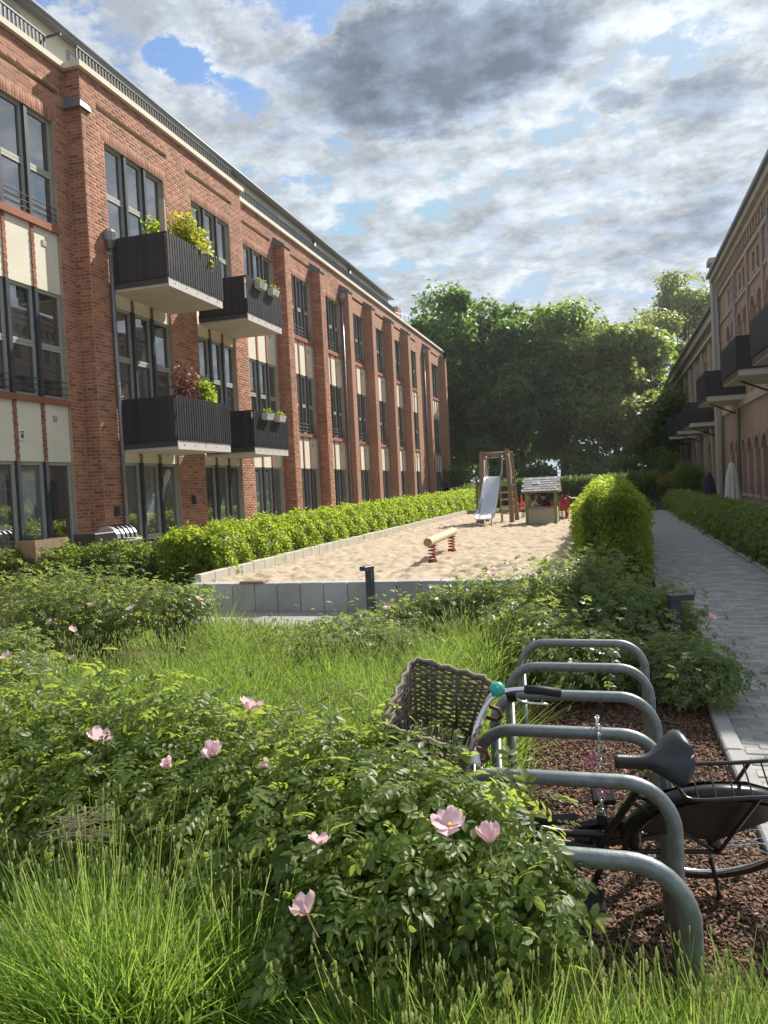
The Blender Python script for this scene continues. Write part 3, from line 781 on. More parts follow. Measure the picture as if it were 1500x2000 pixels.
downpipe(XF+.07, 15.36, 0, 7.7); downpipe(XR+.08, 22.52, 0, 6.6, False); downpipe(XR+.12, pil_y[2]-.12, 0, 10.2); downpipe(XR+.12, 48.36, 0, 10.2)
for (y, z) in ((15.0, 1.55), (18.4, 1.7)):
    mk('wall_lamp', MB().box((XF+.01, y, z), (XF+.1, y+.1, z+.22)), 'post_dark', bld)

# ------------------------------------------------------------------ right building
XO = 5.5
old = thing('old_brick_building', 'tall old brick building with arched windows and balconies on the right in shade', 'building', (7, 35, 0))
def arch_wall(mb, x, y0, y1, z0, z1, ops, depth=.25):
    """wall facing -x; openings (yc, w, za, z_spring, arched)"""
    rects = []
    for (yc, w, za, zsp, ar) in ops: rects.append((yc-w/2, yc+w/2, za, zsp+(w/2 if ar else 0)))
    ys = sorted({y0, y1} | {v for h in rects for v in h[:2]}); zs = sorted({z0, z1} | {v for h in rects for v in h[2:]})
    for i in range(len(ys)-1):
        for j in range(len(zs)-1):
            cy, cz = (ys[i]+ys[i+1])/2, (zs[j]+zs[j+1])/2
            if any(h[0] < cy < h[1] and h[2] < cz < h[3] for h in rects): continue
            mb.add([(x, ys[i], zs[j]), (x, ys[i], zs[j+1]), (x, ys[i+1], zs[j+1]), (x, ys[i+1], zs[j])], [(0, 1, 2, 3)])
    for (yc, w, za, zsp, ar) in ops:
        n = 10; r = w/2
        if ar:
            arcp = [(yc-r*math.cos(math.pi*i/n), zsp+r*math.sin(math.pi*i/n)) for i in range(n+1)]; zt = zsp+r
            for i in range(n):
                (a, b), (c, d) = arcp[i], arcp[i+1]
                mb.add([(x, a, b), (x, a, zt), (x, c, zt), (x, c, d)], [(0, 1, 2, 3)])
        else: arcp = [(yc-r, zsp), (yc+r, zsp)]
        out = [(yc-r, za)]+arcp+[(yc+r, za)]; k = len(out)
        mb.add([(x, a, b) for a, b in out]+[(x+depth, a, b) for a, b in out], [(i, (i+1) % k, k+(i+1) % k, k+i) for i in range(k)])
def old_window(yc, w, za, zsp, ar, x):
    r = w/2; n = 10
    o = [(yc-r, za)]+([(yc-r*math.cos(math.pi*i/n), zsp+r*math.sin(math.pi*i/n)) for i in range(n+1)] if ar else [(yc-r, zsp), (yc+r, zsp)])+[(yc+r, za)]
    top = zsp+(r if ar else 0)
    f = MB().box((x+.16, yc-.035, za), (x+.21, yc+.035, top-.01)); f.box((x+.165, yc-r+.01, zsp-.03), (x+.205, yc+r-.01, zsp+.03)); f.box((x+.165, yc-r+.01, (za+zsp)/2-.025), (x+.205, yc+r-.01, (za+zsp)/2+.025))
    f.box((x+.165, yc-r+.002, za), (x+.205, yc-r+.07, zsp)); f.box((x+.165, yc+r-.07, za), (x+.205, yc+r-.002, zsp))
    win = mk('window', f, 'frame_grey', old)
    mb = MB(); mb.add([(x+.22, a, b) for a, b in o], [tuple(range(len(o)))]); mk('pane', mb, 'glass_old', win)
    if ar:
        tr = MB(); k = 12
        for i in range(k):
            a0, a1 = math.pi*i/k, math.pi*(i+1)/k
            tr.add([(x-.05, yc-q*math.cos(a), zsp+q*math.sin(a)) for a, q in ((a0, r+.02), (a1, r+.02), (a1, r+.24), (a0, r+.24))]+[(x+.02, yc-q*math.cos(a), zsp+q*math.sin(a)) for a, q in ((a0, r+.02), (a1, r+.02), (a1, r+.24), (a0, r+.24))],
                   [(0, 1, 2, 3), (0, 4, 5, 1), (2, 6, 7, 3), (1, 5, 6, 2), (3, 7, 4, 0)])
        mk('arch_trim', tr, 'brick_old', win)
    mk('sill', MB().box((x-.08, yc-r-.08, za-.12), (x+.2, yc+r+.08, za)), 'stone_pale', win)
def right_building():
    ops = []
    for k in range(8):
        yc = 19.2+3.1*k
        if yc > 40.6: break
        ops += [(yc-.75, .95, .9, 2.7, True), (yc+.75, .95, .9, 2.7, True), (yc-.72, 1.0, 5.6, 7.95, True), (yc+.72, 1.0, 5.6, 7.95, True), (yc-.45, .5, 9.25, 10.05, False), (yc+.45, .5, 9.25, 10.05, False)]
    mb = MB(); arch_wall(mb, XO, 17.6, 41.6, 0, 11.5, ops)
    mb.add([(XO, 17.6, 0), (16, 17.6, 0), (16, 17.6, 11.5), (XO, 17.6, 11.5)], [(0, 1, 2, 3)])
    mb.add([(XO, 41.6, 0), (XO, 41.6, 11.5), (16, 41.6, 11.5), (16, 41.6, 0)], [(0, 1, 2, 3)])
    mk('wall', mb, 'brick_old', old)
    for op in ops: old_window(*op, XO)
    ops2 = []
    for k in range(9):
        yc = 45.0+3.8*k
        ops2 += [(yc, 1.3, .6, 2.9, True), (yc-.8, .8, 5.6, 8.0, True), (yc+.8, .8, 5.6, 8.0, True)]
    mb = MB(); arch_wall(mb, XO+.25, 41.6, 79.5, 0, 10.2, ops2)
    mb.add([(XO+.25, 79.5, 0), (XO+.25, 79.5, 10.2), (16, 79.5, 10.2), (16, 79.5, 0)], [(0, 1, 2, 3)]); mk('wall', mb, 'brick_old', old)
    for op in ops2: old_window(*op, XO+.25)
    # bands, cornice, roof
    b = MB().box((XO-.10, 17.6, 4.55), (XO+.01, 41.3, 4.9)); b.box((XO-.07, 17.6, 8.98), (XO+.01, 41.3, 9.10)); b.box((XO-.07, 17.6, .0), (XO+.01, 41.3, .55)); b.box((XO+.15, 42.1, 4.5), (XO+.26, 79.5, 4.8)); mk('string_course', b, 'stone_pale', old)
    c = MB().box((XO-.10, 17.4, 10.3), (XO+.02, 41.3, 10.5)); c.box((XO-.22, 17.4, 10.95), (XO+.02, 41.4, 11.2)); c.box((XO-.38, 17.4, 11.2), (XO+.3, 41.6, 11.45)); c.box((XO+.0, 42.1, 9.1), (XO+.27, 79.6, 9.3)); c.box((XO-.12, 42.1, 9.75), (XO+.27, 79.6, 10.2)); mk('cornice', c, 'stone_pale', old)
    y = 17.8
    while y < 41: mk('bracket', MB().box((XO-.17, y, 10.5), (XO+.01, y+.22, 10.95)), 'brick_old', old); y += .55
    y = 42.6
    while y < 79: mk('bracket', MB().box((XO+.06, y, 9.3), (XO+.26, y+.3, 9.75)), 'brick_old', old); y += .9
    r = MB(); r.add([(XO-.5, 17.2, 11.46), (XO-.5, 41.9, 11.46), (XO-.5, 41.9, 11.6), (XO-.5, 17.2, 11.6), (16, 17.2, 11.46), (16, 41.9, 11.46), (16, 41.9, 14.5), (16, 17.2, 14.5)], [(0, 3, 2, 1), (3, 7, 6, 2), (0, 1, 5, 4), (0, 4, 7, 3), (1, 2, 6, 5), (4, 5, 6, 7)])
    r.add([(XO-.3, 42, 10.2), (XO-.3, 80, 10.2), (XO-.3, 80, 10.35), (XO-.3, 42, 10.35), (16, 42, 10.2), (16, 80, 10.2), (16, 80, 13.0), (16, 42, 13.0)], [(0, 3, 2, 1), (3, 7, 6, 2), (0, 1, 5, 4), (0, 4, 7, 3), (1, 2, 6, 5), (4, 5, 6, 7)])
    mk('roof', r, 'roof_grey', old)
    p = MB().box((XO-.30, 41.3, 0), (XO+.3, 42.1, 12.1)); p.box((XO-.42, 41.2, 12.1), (XO+.35, 42.2, 12.35)); mk('corner_pier', p, 'stone_pale', old)
    for (y, x, z1) in ((36.2, XO-.1, 10.2), (40.9, XO-.12, 11.0), (28.6, XO-.1, 11.0)): mk('downpipe', MB().tube([(x, y, .1), (x, y, z1)], .07, 8), 'zinc', old, True)
    for k in range(9):
        y = 43.1+3.8*k; q = MB().box((XO+.10, y-.28, .1), (XO+.251, y+.28, 9.1)); q.box((XO+.05, y-.34, 4.1), (XO+.25, y+.34, 4.5)); mk('pilaster', q, 'stone_pale', old)
    for k in range(7):
        y = 17.65+3.1*k+.0
        if k: mk('pilaster', MB().box((XO-.10, y-.2, 4.9), (XO+.01, y+.2, 10.3)), 'brick_old', old)
    def obal(y0, y1, zb, x0=XO, x1=4.0):
        o = mk('balcony', MB().box((x1, y0, zb), (x0-.012, y1, zb+.2)), 'concrete_soffit', old)
        mk('fascia', MB().box((x1-.02, y0, zb+.03), (x1, y1, zb+.24)), 'fascia_dark', o)
        t = MB().box((x1-.03, y0-.02, zb+1.2), (x1+.02, y1+.02, zb+1.25)); t.box((x1+.02, y0-.02, zb+1.2), (x0-.03, y0+.02, zb+1.25)); t.box((x1+.02, y1-.02, zb+1.2), (x0-.03, y1+.02, zb+1.25)); mk('top_rail', t, 'slat_black', o)
        n = int((y1-y0)/.12); off = wloc(old)
        ms = bpy.data.meshes.new('slat'); q = MB().box((-.01, -.045, -.5), (.01, .045, .5)); ms.from_pydata(q.v, [], q.f)
        mt = bpy.data.meshes.new('slat'); q = MB().box((-.045, -.01, -.5), (.045, .01, .5)); mt.from_pydata(q.v, [], q.f)
        for i in range(n+1): link('slat', ms, 'slat_black', o, loc=Vector((x1-.04, y0+(y1-y0)*i/n, zb+.7))-off)
        for i in range(17): link('slat', mt, 'slat_black', o, loc=Vector((x1+(x0-.06-x1)*i/16, y0-.03, zb+.7))-off)
        mk('bracket', MB().bar((x1+.3, (y0+y1)/2, zb), (x0, (y0+y1)/2, zb-.55), .06), 'slat_black', o)
    obal(26.5, 29.7, 4.85); obal(34.6, 37.8, 4.8); obal(20.4, 23.9, 4.8)
    obal(43.0, 46.4, 4.25, XO+.25, 4.1); obal(50.4, 53.6, 4.25, XO+.25, 4.1); obal(57, 60.2, 4.25, XO+.25, 4.1)
    mk('parapet', MB().box((XO+.06, 46.4, 4.25), (XO+.25, 50.4, 5.2)), 'slat_black', old)
right_building()

# ------------------------------------------------------------------ trees
def rnd_dirs(n, nn, out=.6, up=.35, jit=.7):
    v = nn*out+np.array([0, 0, up])+rng.normal(size=(n, 3))*jit
    return v
def tree(label, x, y, h, rx, ry, z0, mat, nl=16, per=750, leaf=.34, lobe=.36, trunk_r=.22, group='trees closing the courtyard', airy=0, zb=0.):
    t = thing('deciduous_tree', label, 'tree', (x, y, zb), group=group)
    cz = (h+z0)/2; rz = (h-z0)/2
    P = []; Nn = []; cents = []
    for i in range(nl):
        d = rng.normal(size=3); d /= np.linalg.norm(d); k = rng.uniform(.4, .9)
        zz = np.clip(d[2]*k*1.15, -.88, .74); wd = math.sqrt(max(.30, 1-max(zz, -.35)**2)); hd = d[:2]/np.linalg.norm(d[:2])*rng.uniform(.2, .80)
        c = np.array([hd[0]*rx*wd, hd[1]*ry*wd, cz+zz*rz]); cents.append(c)
        r = np.array([rx, ry, (rx+ry)*.4])*lobe*rng.uniform(.7, 1.25)
        p, n = ell_points(per, c, r, .62 if not airy else .25); P.append(p); Nn.append(n)
    top = np.array([rng.uniform(-.2, .2)*rx, 0, h-rx*.45]); p, n = ell_points(per, top, np.array([rx, ry, rx*.8])*.5, .5); P.append(p); Nn.append(n); cents.append(top)
    P = np.concatenate(P); Nn = np.concatenate(Nn); k = P[:, 2] > z0*.8; P, Nn = P[k], Nn[k]
    rot = frames(rnd_dirs(len(P), Nn, .7, .4, .6), rng.uniform(0, 6.28, len(P)))
    V, F = scatter(LEAF_V, LEAF_F, P, rot, rng.uniform(.7, 1.3, len(P))*leaf)
    link('crown', np_mesh('crown', V, F), mat, t)
    mb = MB(); hh = cz+rz*.3
    tp = smooth_path([(0, 0, 0), (rng.uniform(-.2, .2), rng.uniform(-.2, .2), hh*.35), (rng.uniform(-.4, .4), rng.uniform(-.3, .3), hh*.7), (rng.uniform(-.5, .5), 0, hh)], 4)
    mb.tube(tp, [trunk_r*(1.25-1.05*i/(len(tp)-1)) for i in range(len(tp))], 8)
    for c in cents:
        s = tp[int(len(tp)*rng.uniform(.3, .75))]; e = Vector(c); m = (s+e)/2+Vector((rng.uniform(-.4, .4), rng.uniform(-.4, .4), rng.uniform(-.5, .2)))
        q = smooth_path([s, m, e], 3); mb.tube(q, [trunk_r*.42*(1-.85*i/(len(q)-1)) for i in range(len(q))], 5, False)
    mk('trunk', mb, 'bark', t, True, local=True)
    return t
TREES = [
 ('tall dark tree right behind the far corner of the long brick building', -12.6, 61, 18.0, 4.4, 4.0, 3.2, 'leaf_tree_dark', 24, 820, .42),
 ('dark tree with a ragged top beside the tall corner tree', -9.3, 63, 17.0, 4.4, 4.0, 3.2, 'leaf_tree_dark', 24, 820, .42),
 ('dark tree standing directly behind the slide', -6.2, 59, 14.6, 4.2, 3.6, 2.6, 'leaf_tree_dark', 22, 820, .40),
 ('broad round topped green tree behind the playhouse', -3.2, 62, 16.0, 5.0, 4.2, 3.4, 'leaf_tree', 26, 820, .40),
 ('lighter green tree above the lit hedge block', .6, 60, 13.4, 4.6, 3.8, 3.0, 'leaf_tree_light', 24, 820, .40),
 ('green tree leaning over the end of the garden path', 3.6, 66, 13.6, 4.0, 4.0, 3.2, 'leaf_tree', 22, 820, .40),
 ('small pale green tree between the path and the old brick wing', 4.6, 82, 18.5, 4.4, 3.6, 3.0, 'leaf_tree_light', 18, 700, .40),
]
for a in TREES: tree(*a)
tree('tall airy tree with open branches above the old brick roof', 8.6, 92, 24.5, 5.2, 5., 13, 'leaf_tree_light', 26, 330, .46, .26, .3, airy=1)
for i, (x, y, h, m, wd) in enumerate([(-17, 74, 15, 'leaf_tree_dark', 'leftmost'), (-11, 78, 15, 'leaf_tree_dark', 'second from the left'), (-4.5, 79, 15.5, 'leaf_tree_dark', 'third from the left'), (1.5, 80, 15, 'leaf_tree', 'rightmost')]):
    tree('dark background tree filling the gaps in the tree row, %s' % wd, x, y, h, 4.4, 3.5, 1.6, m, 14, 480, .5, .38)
tree('leafy tree beside the path that dapples the bicycle stands', 6.9, 13.8, 10.0, 2.6, 3.2, 3.6, 'leaf_tree', 15, 230, .34, .34, group='trees beside the path')
def shrub(name, label, x, y, z, rx, ry, rz, mat, n=2600, leaf=.09, cat='shrub', group=None, stems=6, bark='cane', tv=LEAF_V, tf=LEAF_F):
    t = thing(name, label, cat, (x, y, z), group=group)
    P = []; Nn = []
    for i in range(5):
        d = rng.normal(size=3)*np.array([.45, .45, .3]); c = np.array([d[0]*rx*.7, d[1]*ry*.7, rz*(.95+.3*d[2])])
        p, nn = ell_points(n//5, c, np.array([rx, ry, rz])*rng.uniform(.6, .8), .35, .05); P.append(p); Nn.append(nn)
    P = np.concatenate(P); Nn = np.concatenate(Nn)
    rot = frames(rnd_dirs(len(P), Nn, .7, .5, .6), rng.uniform(0, 6.28, len(P)))
    V, F = scatter(tv, tf, P, rot, rng.uniform(.7, 1.3, len(P))*leaf)
    link('foliage', np_mesh('foliage', V, F), mat, t)
    mb = MB()
    for i in range(stems):
        e = P[rng.integers(len(P))]; mb.tube(smooth_path([(rng.uniform(-.1, .1)*rx, rng.uniform(-.1, .1)*ry, 0), tuple(e*np.array([.4, .4, .6])), tuple(e)], 3), .008+.006*rx, 5, False)
    mk('stems', mb, bark, t, True, local=True); return t
for i, (x, y, rx, rz, wd) in enumerate([(-10.4, 54, 1.5, 1.9, 'next to the long building'), (-7.6, 55, 1.7, 1.6, 'behind the slide'), (-4.6, 54.5, 1.8, 1.9, 'behind the playhouse'), (-1.6, 55, 1.8, 1.7, 'left of the lit hedge block'), (1.2, 56, 1.7, 2.0, 'at the end of the path'), (3.6, 57, 1.4, 2.2, 'against the old brick wing')]):
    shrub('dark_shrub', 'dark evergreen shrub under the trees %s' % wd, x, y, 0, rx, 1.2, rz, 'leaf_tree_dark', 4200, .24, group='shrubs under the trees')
shrub('leafy_shrub', 'bushy dark green shrub in front of the old brick wall beside the parasols', 4.3, 47, .1, 1.0, 1.3, 1.5, 'leaf_hedge_dark', 3500, .15)
shrub('leafy_shrub', 'brownish green shrub between ornamental grass and old brick wall', 3.6, 54, 0, 1.2, 1.2, 1.9, 'leaf_tree_dark', 3000, .2)
shrub('silvery_shrub', 'grey green shrub at the far end of the long hedge', -8.0, 47, .3, 1.2, 1.2, .85, 'leaf_rose_far', 3000, .12)

def hedge(name, label, pts, w, h, mat, n, leaf, zb=0., dens_ref=14., htop=None):
    """clipped hedge along a ground line: solid core box added to block light, and a skin of leaves; leaves grow sparser and larger with distance"""
    P0 = np.array(pts[0], float); P1 = np.array(pts[1], float); Lh = np.linalg.norm(P1-P0); d = (P1-P0)/Lh; sd = np.array([d[1], -d[0]])
    t = thing(name, label, 'hedge', ((P0[0]+P1[0])/2, (P0[1]+P1[1])/2, zb))
    h2 = htop or h
    c = MB(); i_ = .13
    a, b = P0+d*i_, P1-d*i_
    q = [(a-sd*(w/2-i_)), (b-sd*(w/2-i_)), (b+sd*(w/2-i_)), (a+sd*(w/2-i_))]
    c.add([(x, y, zb) for x, y in q]+[(x, y, zb+hh-i_) for (x, y), hh in zip(q, (h, h2, h2, h))], [(0, 3, 2, 1), (4, 5, 6, 7), (0, 1, 5, 4), (1, 2, 6, 5), (2, 3, 7, 6), (3, 0, 4, 7)])
    mk('light_block_core', c, 'bark', t)  # plain dark box added inside the foliage to stop light passing through
    # sample the skin
    u = rng.uniform(0, 1, n*3); yv = P0[None]+d[None]*(u*Lh)[:, None]
    dist = np.linalg.norm(yv, axis=1); keep = rng.uniform(0, 1, n*3) < np.clip((dens_ref/dist)**1.1, .03, 1)
    u = u[keep][:n]; m = len(u); dist = dist[keep][:n]
    hh = h+(h2-h)*u
    per = 2*h+w; s = rng.uniform(0, per, m)
    top = (s > h) & (s < h+w)
    side = np.where(s <= h, -w/2, w/2); lat = np.where(top, s-h-w/2, side); z = np.where(top, hh, np.where(s <= h, s, s-h-w)*hh/h)
    nrm = np.where(top[:, None], np.array([[0, 0, 1.]]), np.concatenate([sd[None]*np.sign(side)[:, None], np.zeros((m, 1))], 1))
    ends = rng.uniform(0, 1, m) < (w/(Lh+w))*.9
    eu = np.where(rng.uniform(0, 1, m) < .75, 0., 1.)
    u = np.where(ends, eu, u); lat = np.where(ends, rng.uniform(-w/2, w/2, m), lat); z = np.where(ends, rng.uniform(0, 1, m)**.8*(h+(h2-h)*u), z)
    nrm = np.where(ends[:, None], np.concatenate([d[None]*np.where(eu > .5, 1., -1.)[:, None], np.zeros((m, 1))], 1), nrm)
    pos = np.concatenate([P0[None]+d[None]*(u*Lh)[:, None]+sd[None]*lat[:, None], (zb+z)[:, None]], 1)
    lump = .05*np.sin(pos[:, 0]*5.1+pos[:, 1]*3.3)+.05*np.sin(pos[:, 1]*6.7+pos[:, 2]*7)+.04*np.sin(pos[:, 0]*11+pos[:, 1]*9)
    pos += nrm*(lump+rng.normal(size=m)*.045+rng.exponential(.02, m))[:, None]
    # shoulders are rounded off
    rel = (pos[:, :2]-P0[None])@sd; over = np.clip((np.abs(rel)-(w/2-.28))/.28, 0, 1)*np.clip((pos[:, 2]-zb-(h-.35))/.35, 0, 1)
    pos[:, :2] -= sd[None]*(np.sign(rel)*over*.10)[:, None]; pos[:, 2] -= over*.10
    pos[:, 2] = np.maximum(pos[:, 2], zb+.02)
    rot = frames(nrm*.55+np.array([0, 0, .45])+rng.normal(size=(m, 3))*.55, rng.uniform(0, 6.28, m))
    sc = leaf*rng.uniform(.7, 1.35, m)*np.clip(dist/dens_ref, 1, 4)**.55
    V, F = scatter(LEAF_V, LEAF_F, pos-np.array([t.location.x, t.location.y, zb]), rot, sc)
    o = link('foliage', np_mesh('foliage', V, F), mat, t)
    # loose shoots standing above the clipped top
    k = min(60, int(Lh*5)); mb = []; 
    uu = rng.uniform(0, 1, k); base = np.concatenate([P0[None]+d[None]*(uu*Lh)[:, None]+sd[None]*rng.uniform(-w*.45, w*.45, k)[:, None], (zb+h+(h2-h)*uu)[:, None]], 1)
    rep = 7; hgt = np.repeat(rng.uniform(.06, .2, k), rep)*np.tile(np.linspace(.1, 1, rep), k)
    pos = np.repeat(base, rep, 0)+np.stack([rng.normal(size=k*rep)*.02, rng.normal(size=k*rep)*.02, hgt], 1)
    rot = frames(rng.normal(size=(k*rep, 3))*.5+np.array([0, 0, .6]), rng.uniform(0, 6.28, k*rep))
    V, F = scatter(LEAF_V, LEAF_F, pos-np.array([t.location.x, t.location.y, zb]), rot, np.full(k*rep, leaf*.9))
    tag(link('shoots', np_mesh('shoots', V, F), mat, t), kind='stuff')
    return t
hedge('clipped_hedge', 'long bright green clipped hedge between the brick building and the sand', ((-7.45, 12.5), (-7.55, 44.5)), 1.25, .95, 'leaf_hedge', 130000, .052, .25, 14., 1.15)
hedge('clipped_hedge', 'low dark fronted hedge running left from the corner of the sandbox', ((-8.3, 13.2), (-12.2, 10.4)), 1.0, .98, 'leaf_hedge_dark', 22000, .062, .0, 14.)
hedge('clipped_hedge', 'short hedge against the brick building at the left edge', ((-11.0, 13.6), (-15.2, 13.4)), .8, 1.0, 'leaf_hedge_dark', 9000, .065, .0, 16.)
hedge('clipped_hedge', 'tall yellow green hedge block between the sand and the paved path', ((.0, 13.6), (.0, 25.5)), 1.04, 1.60, 'leaf_hedge', 130000, .049, 0., 14., 1.72)
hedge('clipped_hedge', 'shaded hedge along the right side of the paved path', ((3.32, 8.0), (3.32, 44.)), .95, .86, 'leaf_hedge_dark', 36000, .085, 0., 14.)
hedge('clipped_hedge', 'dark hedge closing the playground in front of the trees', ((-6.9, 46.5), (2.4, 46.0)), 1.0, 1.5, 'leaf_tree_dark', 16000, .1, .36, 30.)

# ------------------------------------------------------------------ roses
def petal_mesh(open_=.6):
    mb = MB(); n = 7
    for i in range(n+1):
        for j in range(n+1):
            u = i/n; v = j/n-.5; w = 1.0 if u < .55 else math.sqrt(max(.12, 1-((u-.55)/.48)**2))
            ang = open_*(1-.35*u); r = u
            x = r*math.sin(ang+.5*u*u); z = r*math.cos(ang+.3*u)*.9+.25*v*v*u
            mb.v.append((x, v*w*(.35+1.25*u), z-.12*math.cos(v*5)*u+.05*math.sin(v*13)*u*u))
    for i in range(n):
        for j in range(n): mb.f.append((i*(n+1)+j, i*(n+1)+j+1, (i+1)*(n+1)+j+1, (i+1)*(n+1)+j))
    me = bpy.data.meshes.new('petal'); me.from_pydata(mb.v, [], mb.f); me.materials.append(MATS['petal_soft']); me.polygons.foreach_set('use_smooth', [True]*len(me.polygons)); return me
PETALS = [petal_mesh(.95), petal_mesh(.55), petal_mesh(.25)]
_c = MB().lathe([(.02, -.06), (.06, 0), (.13, .14), (.10, .20), (.02, .22)], (0, 0, 0), 8); CENTRE = bpy.data.meshes.new('flower_centre'); CENTRE.from_pydata(_c.v, [], _c.f)
_c = MB().tube([(0, 0, -1.6), (.03, 0, -.8), (0, 0, 0)], .05, 5); STALK = bpy.data.meshes.new('stalk'); STALK.from_pydata(_c.v, [], _c.f)
def flower(bush, p, size=.045, kind=0, tilt=(0, 0)):
    c = link('flower', CENTRE, 'stamen', bush, loc=Vector(p)-wloc(bush)); c.scale = (size,)*3; c.rotation_euler = (tilt[0], tilt[1], random.uniform(0, 6))
    for i in range(5):
        o = link('petal', PETALS[kind], 'petal_soft', c); o.rotation_euler = (random.uniform(-.12, .12), random.uniform(-.15, .15), i*2*math.pi/5+random.uniform(-.15, .15)); o.scale = (random.uniform(.85, 1.1),)*3
    link('stalk', STALK, 'cane', c); return c
SINGLE_LEAF = bpy.data.meshes.new('leaf'); SINGLE_LEAF.from_pydata(ROSE_V, [], ROSE_F)
def rose_bush(label, ells, n, leaf, mat='leaf_rose', hi=True, singles=0, canes=26, group='rose bushes', lim=None):
    """ells: list of (cx, cy, cz, rx, ry, rz) in world metres"""
    cx, cy = np.mean([e[0] for e in ells]), np.mean([e[1] for e in ells]); g = gz(cx, cy)
    t = thing('rose_bush', label, 'rose bush', (cx, cy, g), group=group)
    vol = np.array([e[3]*e[4]+e[3]*e[5]+e[4]*e[5] for e in ells]); cnt = (n*vol/vol.sum()).astype(int); P = []; Nn = []
    for e, k in zip(ells, cnt):
        p, nn = ell_points(k, e[:3], e[3:6], .30); P.append(p); Nn.append(nn)
        m = k//7; p, nn = ell_points(m, e[:3], e[3:6], 1.0); p += nn*rng.exponential(.05, (m, 1))+np.array([0, 0, .5])*rng.exponential(.05, (m, 1)); P.append(p); Nn.append(nn)
    P = np.concatenate(P); Nn = np.concatenate(Nn)
    keep = P[:, 2] > np.array([gz(a, b) for a, b in P[:, :2]])+.12; P, Nn = P[keep], Nn[keep]
    if lim: keep = (P[:, 0] < lim[0]) & (P[:, 1] < lim[1]) & (P[:, 2] < lim[2]); P, Nn = P[keep], Nn[keep]
    up = Nn*.5+np.array([0, 0, .75])+rng.normal(size=P.shape)*.42
    rot = frames(up, np.arctan2(Nn[:, 1], Nn[:, 0])+rng.normal(size=len(P))*1.1)
    sc = leaf*rng.uniform(.6, 1.2, len(P))
    tv, tf = (ROSE_V, ROSE_F) if hi else (ROSE_LV, ROSE_LF)
    loc = np.array(t.location)
    if singles:
        dist = np.linalg.norm(P-np.array([0, 0, CAM_H]), axis=1); idx = np.argsort(dist+rng.uniform(0, .5, len(P)))[:singles]
        mask = np.ones(len(P), bool); mask[idx] = False
        for i in idx:
            o = link('leaf', SINGLE_LEAF, mat, t, loc=P[i]-loc); o.rotation_euler = Matrix(rot[i].tolist()).to_euler(); o.scale = (sc[i],)*3
        P, rot, sc = P[mask], rot[mask], sc[mask]
    V, F = scatter(tv, tf, P-loc, rot, sc)
    tag(link('foliage', np_mesh('foliage', V, F), mat, t), kind='stuff')
    mb = MB()
    for i in range(canes):
        e = P[rng.integers(len(P))]-loc; b = np.array([rng.normal()*.10+e[0]*.35, rng.normal()*.08+e[1]*.35, -.02])
        mb.tube(smooth_path([tuple(b), tuple(b*.45+e*.55+np.array([0, 0, .08])), tuple(e)], 4), [.0075, .007, .0065, .006, .0055, .005, .004, .003, .002][:9], 5, False)
    mk('canes', mb, 'cane', t, True, local=True)
    return t
F1 = rose_bush('large rose bush in the foreground at the left edge with one pale pink bloom', [(-2.55, 2.95, .70, .72, .55, .30), (-2.15, 2.55, .62, .45, .38, .26), (-3.2, 3.2, .68, .5, .5, .28), (-2.0, 3.0, .74, .45, .42, .28)], 5200, .098, singles=110)
F2 = rose_bush('middle foreground rose bush with several pink and faded blooms', [(-1.45, 2.75, .68, .50, .48, .28), (-1.15, 2.45, .60, .42, .34, .28), (-.95, 2.70, .72, .34, .36, .26)], 4600, .098, singles=150, lim=(-.62, 9, 1.05))
F3 = rose_bush('foreground rose bush in front of the bicycle with two big pink blooms', [(-.62, 2.30, .72, .36, .34, .28), (-.36, 2.14, .70, .26, .25, .22), (-.74, 2.05, .58, .28, .26, .22), (-.80, 2.50, .66, .24, .24, .20)], 3800, .096, singles=200, lim=(-.14, 2.72, 1.04))
flower(F2, (-1.47, 2.86, 1.00), .062, 1, (.25, .3)); flower(F1, (-1.98, 2.55, .955), .055, 0, (-.3, .2)); flower(F2, (-1.46, 2.55, .93), .052, 2, (.5, .4)); flower(F2, (-1.59, 2.45, .91), .042, 2, (.1, -.5))
flower(F2, (-1.22, 2.5, .91), .036, 1, (.9, .3)); flower(F3, (-.455, 2.03, .965), .050, 0, (.2, -.3)); flower(F3, (-.345, 2.02, .935), .045, 1, (.9, .5)); flower(F3, (-.80, 1.82, .80), .046, 1, (1.1, -.3)); flower(F2, (-.81, 1.95, .92), .034, 0, (.2, .2))
